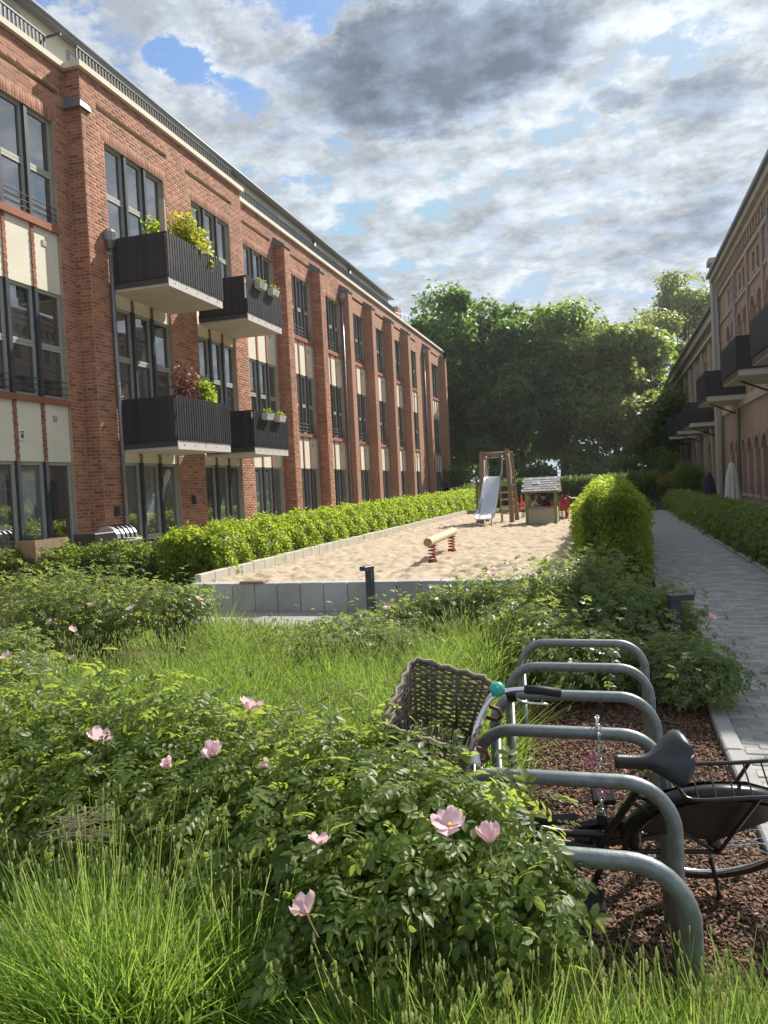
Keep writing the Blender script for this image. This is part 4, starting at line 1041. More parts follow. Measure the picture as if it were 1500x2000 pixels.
MB_L = [
 ('rose bush of the left mid bed at the picture edge', [(-7.3, 8.4, .62, .85, .7, .42), (-6.7, 7.9, .5, .6, .5, .40)], [(-5.75, 7.1, .17, 1)]),
 ('rose bush of the left mid bed with two pink blooms near its top', [(-6.2, 8.3, .60, .8, .65, .42), (-5.9, 7.7, .48, .55, .5, .38)], [(-5.48, 7.1, .76, 1), (-5.74, 7.1, .49, 0), (-6.1, 7.2, .55, 1)]),
 ('sparse rose bush with bare canes left of the paved strip', [(-5.15, 8.0, .66, .5, .5, .26), (-4.92, 8.2, .62, .32, .4, .22)], [(-5.04, 7.2, .71, 0), (-4.62, 7.9, .70, 0)]),
 ('rose bush at the left edge behind the foreground roses with a full pink bloom', [(-4.75, 4.9, .42, .42, .4, .32), (-5.3, 5.6, .45, .5, .4, .34)], [(-4.22, 4.5, .80, 0)]),
 ('low rose bush in front of the paved strip left of the lavender', [(-3.30, 7.6, .20, .55, .45, .24), (-2.8, 7.9, .26, .50, .45, .26), (-3.0, 7.2, .18, .42, .35, .22)], [(-3.45, 7.7, .26, 0)]),
 ('low dark rose bush standing in the lavender in front of the paved strip', [(-2.75, 6.9, .24, .55, .42, .28), (-2.2, 7.3, .26, .45, .40, .28)], []),
 ('rose bush below the left bollard lamp', [(-2.45, 8.5, .26, .55, .5, .28), (-2.0, 8.8, .36, .5, .4, .32)], [(-2.34, 7.9, .58, 1), (-2.62, 8.1, .36, 0)]),
 ('rose bush in front of the concrete wall with a pale bloom', [(-1.5, 9.0, .42, .55, .5, .36), (-1.05, 9.2, .42, .4, .4, .34)], [(-1.35, 8.95, .80, 1)]),
 ('tall rose bush in front of the tall hedge block', [(-.55, 8.4, .60, .62, .55, .44), (-.2, 8.8, .62, .5, .5, .44)], []),
 ('shaded rose bush beside the right bollard lamp with a bloom over the path', [(.12, 8.1, .46, .45, .5, .38), (.5, 8.35, .40, .35, .4, .36)], [(.84, 7.55, .54, 1)]),
 ('dark rose bush hanging over the kerb behind the bicycle stands', [(.42, 6.95, .26, .50, .5, .25), (.60, 6.6, .24, .36, .36, .22)], []),
 ('rose bush right behind the last bicycle stand', [(-.35, 6.75, .36, .52, .5, .30), (-.75, 7.4, .42, .45, .45, .34)], []),
]
for (lab, el, fl) in MB_L:
    b = rose_bush(lab, el, 3000 if 'sparse' not in lab else 1100, .105, 'leaf_rose_far', False, 0, 40 if 'sparse' in lab else 26)
    for (x, y, z, k) in fl: flower(b, (x, y, z), .055, k, (random.uniform(-.2, .6), random.uniform(-.5, .5)))

# ------------------------------------------------------------------ lavender
def blades(n, base, length, lean, width, taper=.35, droop=.3):
    """thin curved blades: arrays of base points, lengths, lean vectors"""
    az = rng.uniform(0, 6.28, n); wdir = np.stack([np.cos(az), np.sin(az), np.zeros(n)], 1)*(np.asarray(width)*.5).reshape(-1, 1)
    up = np.array([0, 0, 1.]); L = np.asarray(length)[:, None]
    mid = base+(up+lean*.6)*L*.55; tip = base+(up*(1-droop*np.linalg.norm(lean, axis=1, keepdims=True)*.5)+lean*1.5)*L
    V = np.stack([base-wdir, base+wdir, mid+wdir*(1-taper*.5), mid-wdir*(1-taper*.5), tip+wdir*taper*.5, tip-wdir*taper*.5], 1).reshape(-1, 3)
    o = (np.arange(n)*6)[:, None]
    F = np.concatenate([o+np.array([[0, 1, 2, 3]]), o+np.array([[3, 2, 4, 5]])], 0)
    return V, F, tip
BUD_V, BUD_F = (lambda mb: (mb.v, [f for f in mb.f if len(f) == 4]))(MB().lathe([(.15, 0), (.5, .22), (.30, .45), (.48, .62), (.15, 1)], (0, 0, 0), 4))
def lav_mesh(seed, n_stem, n_leaf, r, h, spread=.35):
    base = rng.normal(size=(n_stem, 3))*np.array([r*.45, r*.45, 0]); lean = base/r*spread*.55+rng.normal(size=(n_stem, 3))*np.array([.05, .05, 0]); lean[:, 2] = 0
    V, F, tip = blades(n_stem, base, rng.uniform(.72, 1.1, n_stem)*h, lean, np.full(n_stem, .0058), .8)
    bl = rng.normal(size=(n_leaf, 3))*np.array([r*.5, r*.5, 0]); bl[:, 2] = rng.uniform(0, .12, n_leaf)*h
    ln = bl/r*spread*.9+rng.normal(size=(n_leaf, 3))*np.array([.15, .15, 0]); ln[:, 2] = 0
    V2, F2, _ = blades(n_leaf, bl, rng.uniform(.32, .70, n_leaf)*h, ln, rng.uniform(.005, .010, n_leaf), .25)
    d = np.array([0, 0, 1.])+lean*1.1+rng.normal(size=(n_stem, 3))*.12
    V3, F3 = scatter(BUD_V, BUD_F, tip-d*.006, frames(d, rng.uniform(0, 6, n_stem)), rng.uniform(.018, .036, n_stem))
    V3 = V3.reshape(n_stem, -1, 3); ax = tip[:, None, :]; V3 = (V3-ax)*np.array([.26, .26, 1.0])+ax; V3 = V3.reshape(-1, 3)
    return np_mesh('stems', V, F), np_mesh('leaves', V2, F2), np_mesh('buds', V3, F3)
LAV = [lav_mesh(i, 85, 1500, .25, .55) for i in range(3)]+[lav_mesh(9, 70, 1200, .26, .36, .5), lav_mesh(10, 80, 1200, .26, .38, .5)]
_n = 70; _b = rng.normal(size=(_n, 3))*np.array([.11, .11, 0]); DRY = np_mesh('dry_stems', *blades(_n, _b, rng.uniform(.1, .36, _n), _b*1.2+rng.normal(size=(_n, 3))*np.array([.22, .22, 0]), np.full(_n, .005))[:2])
spots = [(-1.62, 1.95, 0, 'leftmost'), (-1.36, 1.78, 1, 'second from the left'), (-1.12, 1.95, 2, 'third from the left'), (-1.78, 2.15, 1, 'under the twig bundle at the left edge'),
         (-.47, 1.72, 3, 'left of the picture centre'), (-.25, 1.66, 4, 'below the right foreground roses'), (-.03, 1.74, 3, 'left of the nearest stand leg'), (.14, 1.80, 4, 'around the nearest stand leg'), (.33, 1.92, 3, 'at the right bottom corner'), (-.62, 1.85, 4, 'beside the wooden stake'), (.46, 2.15, 3, 'at the right edge on the bark mulch')]
for i, (x, y, k, wd) in enumerate(spots):
    t = thing('lavender_plant', 'budding green lavender plant in the front row, %s' % wd, 'lavender', (x, y, gz(x, y)-.01), (0, 0, random.uniform(0, 6)), 'lavender plants in the front row')
    a, b, c = LAV[k]; link('stems', a, 'stem_lavender', t); link('leaves', b, 'leaf_lavender', t); link('dry_stems', DRY, 'leaf_straw', t); tag(link('buds', c, 'bud_lavender', t), kind='stuff')
    s = random.uniform(.92, 1.08); t.scale = (s, s, s)
def dead_lavender():
    t = thing('dry_lavender_plant', 'grey dried lavender plant at the bottom between green clumps', 'lavender', (-.72, 1.95, gz(-.72, 1.95)))
    n = 400; base = rng.normal(size=(n, 3))*np.array([.09, .09, 0]); ln = rng.normal(size=(n, 3))*np.array([.3, .3, 0])
    V, F, _ = blades(n, base, rng.uniform(.1, .34, n), ln, np.full(n, .005)); link('stems', np_mesh('stems', V, F), 'stake_wood', t)
dead_lavender()
def lavender_bed():
    C = []
    y = 3.5
    while y < 8.3:
        x = -4.7+random.uniform(0, .3)
        while x < -.72:
            cx, cy = x+random.uniform(-.10, .10), y+random.uniform(-.12, .12)
            if cx > -4.5+.5*math.sin(cy*2) and cx < -.80-.2*math.sin(cy*2.3) and not (cy > 6.5 and -3.9 < cx < -1.7) and random.random() < .93: C.append((cx, cy, random.uniform(.85, 1.45)))
            x += .50
        y += .47
    V = []; F = []; B = []; BF = []; o = 0; ob = 0
    for (cx, cy, k) in C:
        n = 560; r = .25*k; base = rng.normal(size=(n, 3))*np.array([r*.42, r*.42, 0]); rad = np.linalg.norm(base[:, :2], axis=1)/r
        lean = base/r*.58+rng.normal(size=(n, 3))*np.array([.10, .10, 0]); lean[:, 2] = 0
        stem = rng.uniform(0, 1, n) < .20
        ln = np.where(stem, rng.uniform(.44, .58, n), rng.uniform(.20, .40, n))*k*(1.08-.25*np.clip(rad, 0, 1))
        base += np.array([cx, cy, gz(cx, cy)-.01])
        v, f, tip = blades(n, base, ln, lean, np.where(stem, .0055, .010), .3); V.append(v); F.append(f+o); o += len(v)
        m = stem; v, f = scatter(np.array(BUD_V)*np.array([.22, .22, 1]), BUD_F, tip[m], frames(np.array([0, 0, 1.])+lean[m]*1.2, rng.uniform(0, 6, m.sum())), rng.uniform(.025, .05, m.sum())); B.append(v); BF.append(f+ob); ob += len(v)
    tag(link('lavender_bed', np_mesh('lavender_bed', np.concatenate(V), np.concatenate(F)), 'leaf_lavender'), 'mounded green lavender bed filling the middle of the garden behind the foreground roses', 'lavender', kind='stuff')
    tag(link('lavender_buds', np_mesh('lavender_buds', np.concatenate(B), np.concatenate(BF)), 'bud_lavender'), 'pale green flower buds on the lavender bed', 'lavender', kind='stuff')
lavender_bed()
def weeds():
    n = 9000; x = rng.uniform(-8.2, .4, n); y = rng.uniform(8.4, 9.9, n); base = np.stack([x, y, np.full(n, -.01)], 1)
    V, F, _ = blades(n, base, rng.uniform(.06, .2, n), rng.normal(size=(n, 3))*np.array([.3, .3, 0]), np.full(n, .011)); tag(link('grass', np_mesh('grass', V, F), 'leaf_lavender'), 'short grass between the rose bushes and the paved strip', 'grass', kind='stuff')
    n = 9000; x = rng.uniform(-3.4, -.5, n); y = rng.uniform(2.3, 4.2, n); base = np.stack([x, y, np.array([gz(a, b) for a, b in zip(x, y)])-.01], 1)
    V, F, _ = blades(n, base, rng.uniform(.08, .3, n), rng.normal(size=(n, 3))*np.array([.3, .3, 0]), np.full(n, .009)); tag(link('grass', np_mesh('grass', V, F), 'leaf_lavender'), 'thin grass growing under the foreground rose bushes', 'grass', kind='stuff')
weeds()
def mulch():
    n = 26000; x = rng.uniform(-.85, .67, n); y = 2.2+4.6*rng.uniform(0, 1, n)
    z = np.array([gz(a, b) for a, b in zip(x, y)])+rng.uniform(-.008, .012, n)
    bx = np.array(MB().box((-.5, -.24, -.06), (.5, .24, .06)).v)*np.array([1, 1, 1]); bx[0] *= .7; bx[6] *= .75; bx[3] *= 1.2
    bf = MB().box((0, 0, 0), (1, 1, 1)).f
    rot = frames(np.array([0, 0, 1.])+rng.normal(size=(n, 3))*.45, rng.uniform(0, 6.28, n))
    V, F = scatter(bx, bf, np.stack([x, y, z], 1), rot, rng.uniform(.010, .032, n))
    tag(link('bark_mulch', np_mesh('bark_mulch', V, F), 'mulch'), 'reddish brown bark mulch chips under the bicycle stands', 'mulch', kind='stuff')
mulch()

# ------------------------------------------------------------------ bicycle stands
STAND_Y = [2.25, 2.84, 3.37, 3.95, 4.55, 5.22]
ORD = ['nearest to the viewer, half hidden by the rose bush', 'second from the front, carrying the leaning bicycle', 'third from the front with the chain lock', 'fourth from the front behind the handlebar grip', 'fifth from the front', 'farthest from the viewer']
for y, wd in zip(STAND_Y, ORD):
    xl, xr, zt, r, br = -.62, .175, .83, .027, .17
    g = gz(0, y)
    pts = [(xl, y, g-.05), (xl, y, zt-r-br)]+arc((xl+br, y, zt-r-br), br, math.pi, math.pi/2, 9)+arc((xr-br, y, zt-r-br), br, math.pi/2, 0, 9)+[(xr, y, g-.05)]
    t = thing('bicycle_stand', 'galvanised tube bicycle stand, %s' % wd, 'bicycle stand', (-.22, y, g), group='row of bicycle stands')
    mk('hoop', MB().tube(pts, r, 16), 'galvanised', t, True)
    for x in (xl, xr): mk('ground_collar', MB().lathe([(.05, g-.04), (.05, g+.008), (.031, g+.012)], (x, y, 0), 14), 'galvanised', t)

# ------------------------------------------------------------------ bicycle
def bicycle(label, loc, rot, basket=True):
    t = thing('bicycle', label, 'bicycle', loc, rot)
    K = dict(parent=t, local=True)
    WR = .345
    def wheel(x):
        ty = mk('tyre', MB().tube([(x+(WR-.02)*math.cos(a), 0, WR+(WR-.02)*math.sin(a)) for a in [2*math.pi*i/40 for i in range(40)]], .02, 8, closed=True), 'rubber', t, True, local=True)
        ty.name = 'wheel'
        mk('rim', MB().tube([(x+(WR-.045)*math.cos(a), 0, WR+(WR-.045)*math.sin(a)) for a in [2*math.pi*i/40 for i in range(40)]], .011, 6, closed=True), 'chrome', ty, True, local=True)
        sp = MB()
        for i in range(32):
            a = 2*math.pi*i/32; b = a+(.5 if i % 2 else -.5); s = .03 if i % 4 < 2 else -.03
            sp.tube([(x+.022*math.cos(b), s, WR+.022*math.sin(b)), (x+(WR-.05)*math.cos(a), 0, WR+(WR-.05)*math.sin(a))], .0011, 3, False)
        tag(mk('spokes', sp, 'chrome', ty, local=True), kind='stuff')
        mk('hub', MB().lathe([(.012, -.06), (.03, -.045), (.03, .045), (.012, .06)], (x, 0, WR), 12, 'y'), 'black_paint', ty, True, local=True)
        return ty
    wheel(0); wheel(1.12)
    def fender(x, a0, a1):
        n = 22; mb = MB(); R_ = WR+.022
        for i in range(n+1):
            a = a0+(a1-a0)*i/n
            for (b, dr) in ((-.031, -.018), (-.026, 0), (0, .008), (.026, 0), (.031, -.018)): mb.v.append((x+(R_+dr)*math.cos(a), b, WR+(R_+dr)*math.sin(a)))
        for i in range(n):
            for j in range(4): mb.f.append((i*5+j, i*5+j+1, (i+1)*5+j+1, (i+1)*5+j))
        mk('fender', mb, 'black_paint', t, True, local=True)
    fender(0, R(-20), R(185)); fender(1.12, R(40), R(200))
    fr = MB()
    BBp = (.47, 0, .29); head_t = (.905, 0, .86); head_b = (.945, 0, .66)
    fr.tube([BBp, (.27, 0, .80)], .017, 10); fr.tube([head_t, head_b], .021, 10)
    fr.tube(smooth_path([head_b, (.86, 0, .50), (.70, 0, .365), (.47, 0, .29)], 5), .019, 10)
    fr.tube(smooth_path([(.915, 0, .78), (.80, 0, .55), (.62, 0, .43), (.43, 0, .40)], 5), .016, 10)
    for s in (-1, 1):
        fr.tube([(.45, .02*s, .29), (.0, .062*s, WR)], .010, 8); fr.tube([(.32, .018*s, .68), (.0, .062*s, WR)], .008, 8)
        fr.tube(smooth_path([(.95, .02*s, .64), (.99, .052*s, .56), (1.04, .052*s, .46), (1.12, .052*s, WR)], 4), .012, 8)
    fr.lathe([(.03, -.04), (.03, .04)], BBp, 12, 'y')
    mk('frame', fr, 'black_paint', t, True, local=True, angle=40)
    cc = MB()  # chain case
    prof = [(-.06, .33), (-.04, .405), (.05, .415), (.30, .405), (.44, .40), (.54, .37), (.575, .29), (.54, .21), (.46, .185), (.30, .225), (.05, .275), (-.04, .285)]
    for yy in (-.075, -.05):
        cc.add([(x, yy, z) for x, z in prof], [tuple(range(len(prof)))])
    k = len(prof); cc.f += [(i, (i+1) % k, k+(i+1) % k, k+i) for i in range(k)]
    mk('chain_case', cc, 'black_paint', t, local=True)
    cg = MB()  # coat guard
    for s in (-.045, .045):
        cg.add([(.30, s, .50), (.22, s, .64), (.06, s, .70), (-.12, s, .69), (-.27, s, .60), (.0, s, .40)], [(0, 1, 2, 3, 4, 5)])
    mk('coat_guard', cg, 'black_paint', t, local=True)
    for s in (-1, 1):
        cr = mk('crank', MB().bar((.47, .09*s, .29), (.47+.05*s, .10*s, .29-.165*s), .024, .014, (0, 1, 0)), 'black_paint', t, local=True)
        pd = MB().bbox((.42+.05*s, .11*s if s > 0 else -.21, .275-.165*s), (.52+.05*s, .21 if s > 0 else -.11, .305-.165*s), .006)
        mk('pedal', pd, 'rubber', cr, local=True)
    st = MB(); st.tube([(.27, 0, .80), (.235, 0, .93)], .0125, 10); mk('seat_post', st, 'chrome', t, True, local=True)
    # saddle: wide at the back, long nose
    sd = MB(); n = 16; m = 10
    for i in range(n+1):
        u = i/n; x = .09+.285*u
        w = .028+.086*(1-sstep((u-.14)/.48))*(sstep((u+.10)/.16)) if u > 0 else .06
        w = max(w, .026*(1-.45*sstep((u-.90)/.10)))
        if u < .25: w = (.028+.086)*math.sqrt(max(.16, 1-((.25-u)/.27)**2))
        zc = .975+.018*math.cos(u*5.2)+.012*(u < .15)
        for j in range(m+1):
            v = -1+2*j/m; zz = zc-.040*abs(v)**2.6-(.020*math.exp(-(v/.18)**2) if u < .5 else 0)*sstep((.5-u)/.3)
            sd.v.append((x, v*w, zz))
        for j in range(m+1):
            v = 1-2*j/m; sd.v.append((x, v*w*.86, zc-.052-.01*(1-abs(v))))
    q = 2*(m+1)
    for i in range(n):
        for j in range(q): sd.f.append((i*q+j, i*q+(j+1) % q, (i+1)*q+(j+1) % q, (i+1)*q+j))
    sd.f += [tuple(range(q-1, -1, -1)), tuple(n*q+j for j in range(q))]
    so = mk('saddle', sd, 'saddle_vinyl', t, True, local=True)
    sc_ = Vector((.23, 0, .95)); so.matrix_basis = Matrix.Translation(sc_) @ Matrix.Rotation(R(-16), 4, 'X') @ Matrix.Translation(-sc_)
    spg = MB()
    for s in (-.06, .06): spg.tube([(.13+.016*math.cos(a), s+.016*math.sin(a), .925-.0011*i) for i, a in enumerate([k*.7 for k in range(45)])], .003, 4)
    mk('spring', spg, 'zinc', so, True, local=True)
    # rear carrier
    ca = MB(); zc = .775
    for s in (-.075, .075): ca.tube(smooth_path([(.14, s*.4, zc), (.10, s, zc), (-.10, s, zc), (-.34, s, zc), (-.40, s*.4, zc)], 4), .0085, 8)
    ca.tube([(.14, -.03, zc), (.14, .03, zc)], .0085, 6); ca.tube([(-.40, -.03, zc), (-.40, .03, zc)], .0085, 6)
    for i in range(7): x = .08-.065*i; ca.tube([(x, -.075, zc), (x, .075, zc)], .0035, 5)
    for s in (-1, 1): ca.tube([(-.14, .075*s, zc), (-.005, .07*s, WR)], .008, 6); 
    mk('carrier', ca, 'black_paint', t, True, local=True, angle=50)
    ks = MB().tube([(.02, .07, WR-.05), (.0, .10, .16), (-.03, .06, -.06)], .010, 6); mk('kickstand', ks, 'black_paint', t, True, local=True)
    # handlebar with two grips
    hb = MB(); hb.tube([(.90, 0, .88), (.895, 0, 1.0)], .0125, 10)
    barp = smooth_path([(.56, .275, 1.03), (.70, .285, 1.055), (.82, .24, 1.075), (.895, .11, 1.045), (.905, 0, 1.01), (.895, -.11, 1.045), (.82, -.24, 1.075), (.70, -.285, 1.055), (.56, -.275, 1.03)], 5)
    hb.tube(barp, .0112, 10); h = mk('handlebar', hb, 'chrome', t, True, local=True)
    mk('stem_clamp', MB().lathe([(.016, -.03), (.022, -.02), (.022, .02), (.016, .03)], (.905, 0, 1.01), 10, 'y'), 'white_plastic', h, True, local=True)
    for s in (-1, 1):
        mk('grip', MB().tube([(.545, .273*s, 1.027), (.62, .282*s, 1.042), (.69, .285*s, 1.053)], .0185, 10), 'rubber', h, True, local=True)
        lv = MB().tube(smooth_path([(.75, .27*s, 1.05), (.70, .265*s, .995), (.60, .26*s, .975)], 4), .006, 6); mk('brake_lever', lv, 'chrome', h, True, local=True)
        mk('lever_clamp', MB().bbox((.725, .27*s-.016, 1.02), (.765, .27*s+.016, 1.068), .005), 'black_paint', h, local=True)
    bell = MB().lathe([(.031, 0), (.031, .008), (.028, .018), (.018, .028), (.004, .031)], (0, 0, 0), 18)
    b = mk('bell', bell, 'teal_enamel', h, True, local=True); b.location = (.795, -.262, 1.095); 
    if basket:
        from mathutils import Euler
        ax = Euler(rot).to_matrix().inverted() @ Vector((.12, -.88, .46)); b.rotation_euler = ax.to_track_quat('Z', 'Y').to_euler()
    mk('bell_screw', MB().lathe([(.006, .03), (.006, .036), (.002, .038)], (0, 0, 0), 8), 'brass', b, local=True)
    for s in (-1, 1): mk('cable', MB().tube(smooth_path([(.76, .27*s, 1.06), (.90, .22*s, 1.12), (1.0, .10*s, 1.0), (.96, .02*s, .80), (.93, 0, .62)], 5), .003, 5), 'black_paint', h, True, local=True)
    return t
BIKE_LOC, BIKE_ROT = (.362, 3.64, .088), (R(-37.4), R(4.5), R(184.6))
bike = bicycle('black step-through bicycle with teal bell and wicker basket leaning on the second bicycle stand', BIKE_LOC, BIKE_ROT)
def basket(parent):
    """woven wicker basket hung in front of the handlebar, open at the top"""
    x0, x1, y0, y1, zb, zt = -.185, .185, -.205, .205, -.31, 0.
    o = mk('basket', (lambda mb: [mb.tube([(x0+.05+.27*i/10, y0+.05, zb), (x0+.05+.27*i/10, y1-.05, zb)], .0125, 6) for i in range(11)] and mb)(MB()), 'wicker', parent, True, local=True)
    def ring(k, off):
        f = k; s = .82+.18*f; cx, cy = (x0+x1)/2, 0; hx, hy = (x1-x0)/2*s, (y1-y0)/2*s; r = .05
        pts = []
        for (sx, sy, a0) in ((1, 1, 0), (-1, 1, 90), (-1, -1, 180), (1, -1, 270)):
            for i in range(4): a = R(a0+30*i); pts.append((cx+sx*(hx-r)+r*math.cos(a), cy+sy*(hy-r)+r*math.sin(a)))
        out = []
        n = len(pts)
        for i in range(n):
            a, b = pts[i], pts[(i+1) % n]; L = math.dist(a, b); m = max(1, int(L/.035))
            for j in range(m): out.append((a[0]+(b[0]-a[0])*j/m, a[1]+(b[1]-a[1])*j/m))
        z = zb+(zt-zb)*f; res = []
        for i, (x, y) in enumerate(out):
            w = .007*(1 if (i+off) % 2 else -1); dx, dy = x-cx, y; L = math.hypot(dx, dy)
            res.append((x+dx/L*w, y+dy/L*w, z+random.uniform(-.003, .003)))
        return res
    N = 24
    for i in range(N):
        mk('weave_strand', MB().tube(ring(i/(N-1)*.95, i), .0064+random.uniform(-.001, .001), 5, closed=True), 'wicker', o, True, local=True)
    base, top = ring(0, 0), ring(1, 0)
    for i in range(0, len(top), 3):
        a = base[int(i/len(top)*len(base))]; b = top[i]; mk('stake', MB().tube([a, b], .006, 5), 'wicker', o, True, local=True)
    for d in (0, .009, .018): mk('rim_strand', MB().tube([(x*1.0, y, z+d) for x, y, z in ring(1.0, int(d*1000))], .0085, 6, closed=True), 'wicker', o, True, local=True)
    for s in (-.13, .10):
        sp = MB().tube([(.17, s, -.03), (.235, s, -.035), (.25, s, -.07), (.235, s, -.10), (.16, s, -.105)], .009, 6); mk('strap', sp, 'leather_strap', o, True, local=True)
    ex = Vector((.37, 0, -.10)).normalized(); ey = Vector((.03, .36, .20)); ey = (ey-ex*ey.dot(ex)).normalized(); ez = ex.cross(ey)
    W = Matrix(((ex.x, ey.x, ez.x, -.715), (ex.y, ey.y, ez.y, 3.10), (ex.z, ey.z, ez.z, .985), (0, 0, 0, 1)))
    from mathutils import Euler
    o.matrix_basis = (Matrix.Translation(BIKE_LOC) @ Euler(BIKE_ROT).to_matrix().to_4x4()).inverted() @ W
    return o
basket(bike)
far_bike = bicycle('distant parked bicycle at the far end of the sandbox beside the lawn', (-7.6, 39.6, .36), (0, 0, R(160)), False)
far2 = copy_tree(far_bike); far2.location = (-7.0, 40.4, .36); far2.rotation_euler = (R(-6), 0, R(170)); far2['label'] = 'distant parked bicycle nearer to the dark hedge behind the slide'

# ------------------------------------------------------------------ chain lock on the third stand
def chain():
    y = 3.37; x = -.09; t = thing('chain_lock', 'steel chain lock with pink cloth flowers hanging from the third bicycle stand', 'chain lock', (x, y, .40))
    def linkmesh():
        mb = MB(); a, b = .0095, .013
        pts = [(a*math.cos(q), 0, b*(1 if math.sin(q) >= 0 else -1)+a*math.sin(q)) for q in [2*math.pi*i/16 for i in range(16)]]
        mb.tube(pts, .0033, 5, closed=True); me = bpy.data.meshes.new('chain_link'); me.from_pydata(mb.v, [], mb.f); me.materials.append(MATS['chrome']); me.polygons.foreach_set('use_smooth', [True]*len(me.polygons)); return me
    lm = linkmesh(); pts = []
    path = [(x-.004, y+.034, .46+.036*i) for i in range(11)]+[(x, y+.030, .855), (x, y+.002, .872), (x, y-.028, .858)]+[(x+.006, y-.036, .83-.036*i) for i in range(11)]
    for i, p in enumerate(path):
        q = path[min(i+1, len(path)-1)]; pr = path[max(i-1, 0)]; d = (Vector(q)-Vector(pr)).normalized()
        o = link('chain_link', lm, 'chrome', t, loc=Vector(p)-wloc(t)); qt = d.to_track_quat('Z', 'Y'); o.rotation_euler = (qt @ Matrix.Rotation(R(90*(i % 2)+20), 3, 'Z').to_quaternion()).to_euler()
    mk('lock_body', MB().bbox((x-.018, y-.05, .43), (x+.024, y+.04, .475), .008), 'black_paint', t)
    for (dx, dz) in ((-.03, .70), (.012, .58)):
        f = MB()
        for i in range(5):
            a = 2*math.pi*i/5; f.add([(x+dx, y-.05, dz), (x+dx+.026*math.cos(a-.35), y-.06, dz+.026*math.sin(a-.35)), (x+dx+.034*math.cos(a), y-.054, dz+.034*math.sin(a)), (x+dx+.026*math.cos(a+.35), y-.06, dz+.026*math.sin(a+.35))], [(0, 1, 2, 3)])
        mk('cloth_flower', f, 'pink_cloth', t)
chain()

# ------------------------------------------------------------------ bollard lamps, stake, twigs
def bollard(label, x, y, h, ang):
    t = thing('bollard_lamp', label, 'bollard lamp', (x, y, 0), (0, 0, ang), 'bollard lamps')
    mk('post', MB().bbox((-.05, -.05, -.02), (.05, .05, h-.06), .004), 'post_dark', t, local=True)
    hd = mk('head', MB().bbox((-.053, -.055, h-.06), (.175, .055, h), .005), 'post_dark', t, local=True)
    mk('diffuser', MB().box((.06, -.045, h-.066), (.165, .045, h-.0605)), 'white_plastic', hd, local=True)
    mk('foot_plate', MB().bbox((-.08, -.08, -.02), (.08, .08, .012), .004), 'post_dark', t, local=True)
bollard('dark square bollard lamp standing in front of the concrete sandbox wall', -3.50, 10.95, .74, R(250))
bollard('dark bollard lamp with projecting flat head among the roses beside the path', .55, 7.80, .74, R(15))
sk = thing('wooden_stake', 'grey wooden stake among the foreground rose stems', 'stake', (-.50, 2.02, gz(-.5, 2.02)))
mk('shaft', MB().tube([(-.50, 2.02, gz(-.5, 2.02)-.05), (-.495, 2.02, .80)], .021, 9), 'stake_wood', sk, True); mk('tip', MB().lathe([(.021, .80), (.012, .83), (.003, .836)], (-.495, 2.02, 0), 9), 'stake_wood', sk)
def twigs():
    t = thing('dry_twig_bundle', 'pale dry twigs caught on the left foreground rose bush', 'twigs', (-1.85, 2.2, .78)); mb = MB()
    for i in range(46):
        a = random.gauss(0, .35); L = random.uniform(.08, .2); p = (random.gauss(0, .05), random.gauss(0, .03), random.gauss(0, .025))
        e = (p[0]+L*math.cos(a), p[1]+L*math.sin(a)*.6, p[2]+random.uniform(-.01, .05)); mb.tube([p, ((p[0]+e[0])/2, (p[1]+e[1])/2, (p[2]+e[2])/2+random.uniform(-.01, .015)), e], [.0022, .0018, .001], 4, False)
    tag(mk('twigs', mb, 'dry_twig', t, local=True), kind='stuff')
    st = MB().tube([(-.02, 0, -.3), (0, 0, 0)], .006, 5); mk('stem', st, 'cane', t, local=True)
twigs()

# ------------------------------------------------------------------ playground
def log_beam():
    t = thing('spring_balance_log', 'pale round timber balance log on two red coil springs in the sand', 'balance beam', (-3.4, 15.8, SZ))
    p, q = (-3.34, 14.15, .815), (-3.47, 17.35, .815)
    lg = mk('log', MB().tube([p, q], .085, 18), 'timber_log', t, True, angle=40)
    d = (Vector(q)-Vector(p)).normalized()
    for e, s in ((Vector(p), -1), (Vector(q), 1)): mk('end_grain', MB().tube([e+d*s*.001, e+d*s*.004], .075, 18), 'timber_end', lg)
    for y in (14.6, 16.95):
        x = -3.36 if y < 15 else -3.45
        sp = MB().tube([(x+.075*math.cos(a), y+.075*math.sin(a), SZ+.0+a/(2*math.pi*5)*.32) for a in [2*math.pi*5*i/90 for i in range(91)]], .014, 6); s = mk('spring', sp, 'red_dark', t, True)
        mk('clamp_plate', MB().bbox((x-.09, y-.09, SZ+.315), (x+.09, y+.09, SZ+.335), .005), 'red_dark', s); mk('base_plate', MB().lathe([(.1, SZ-.02), (.1, SZ+.03)], (x, y, 0), 12), 'red_dark', s)
log_beam()
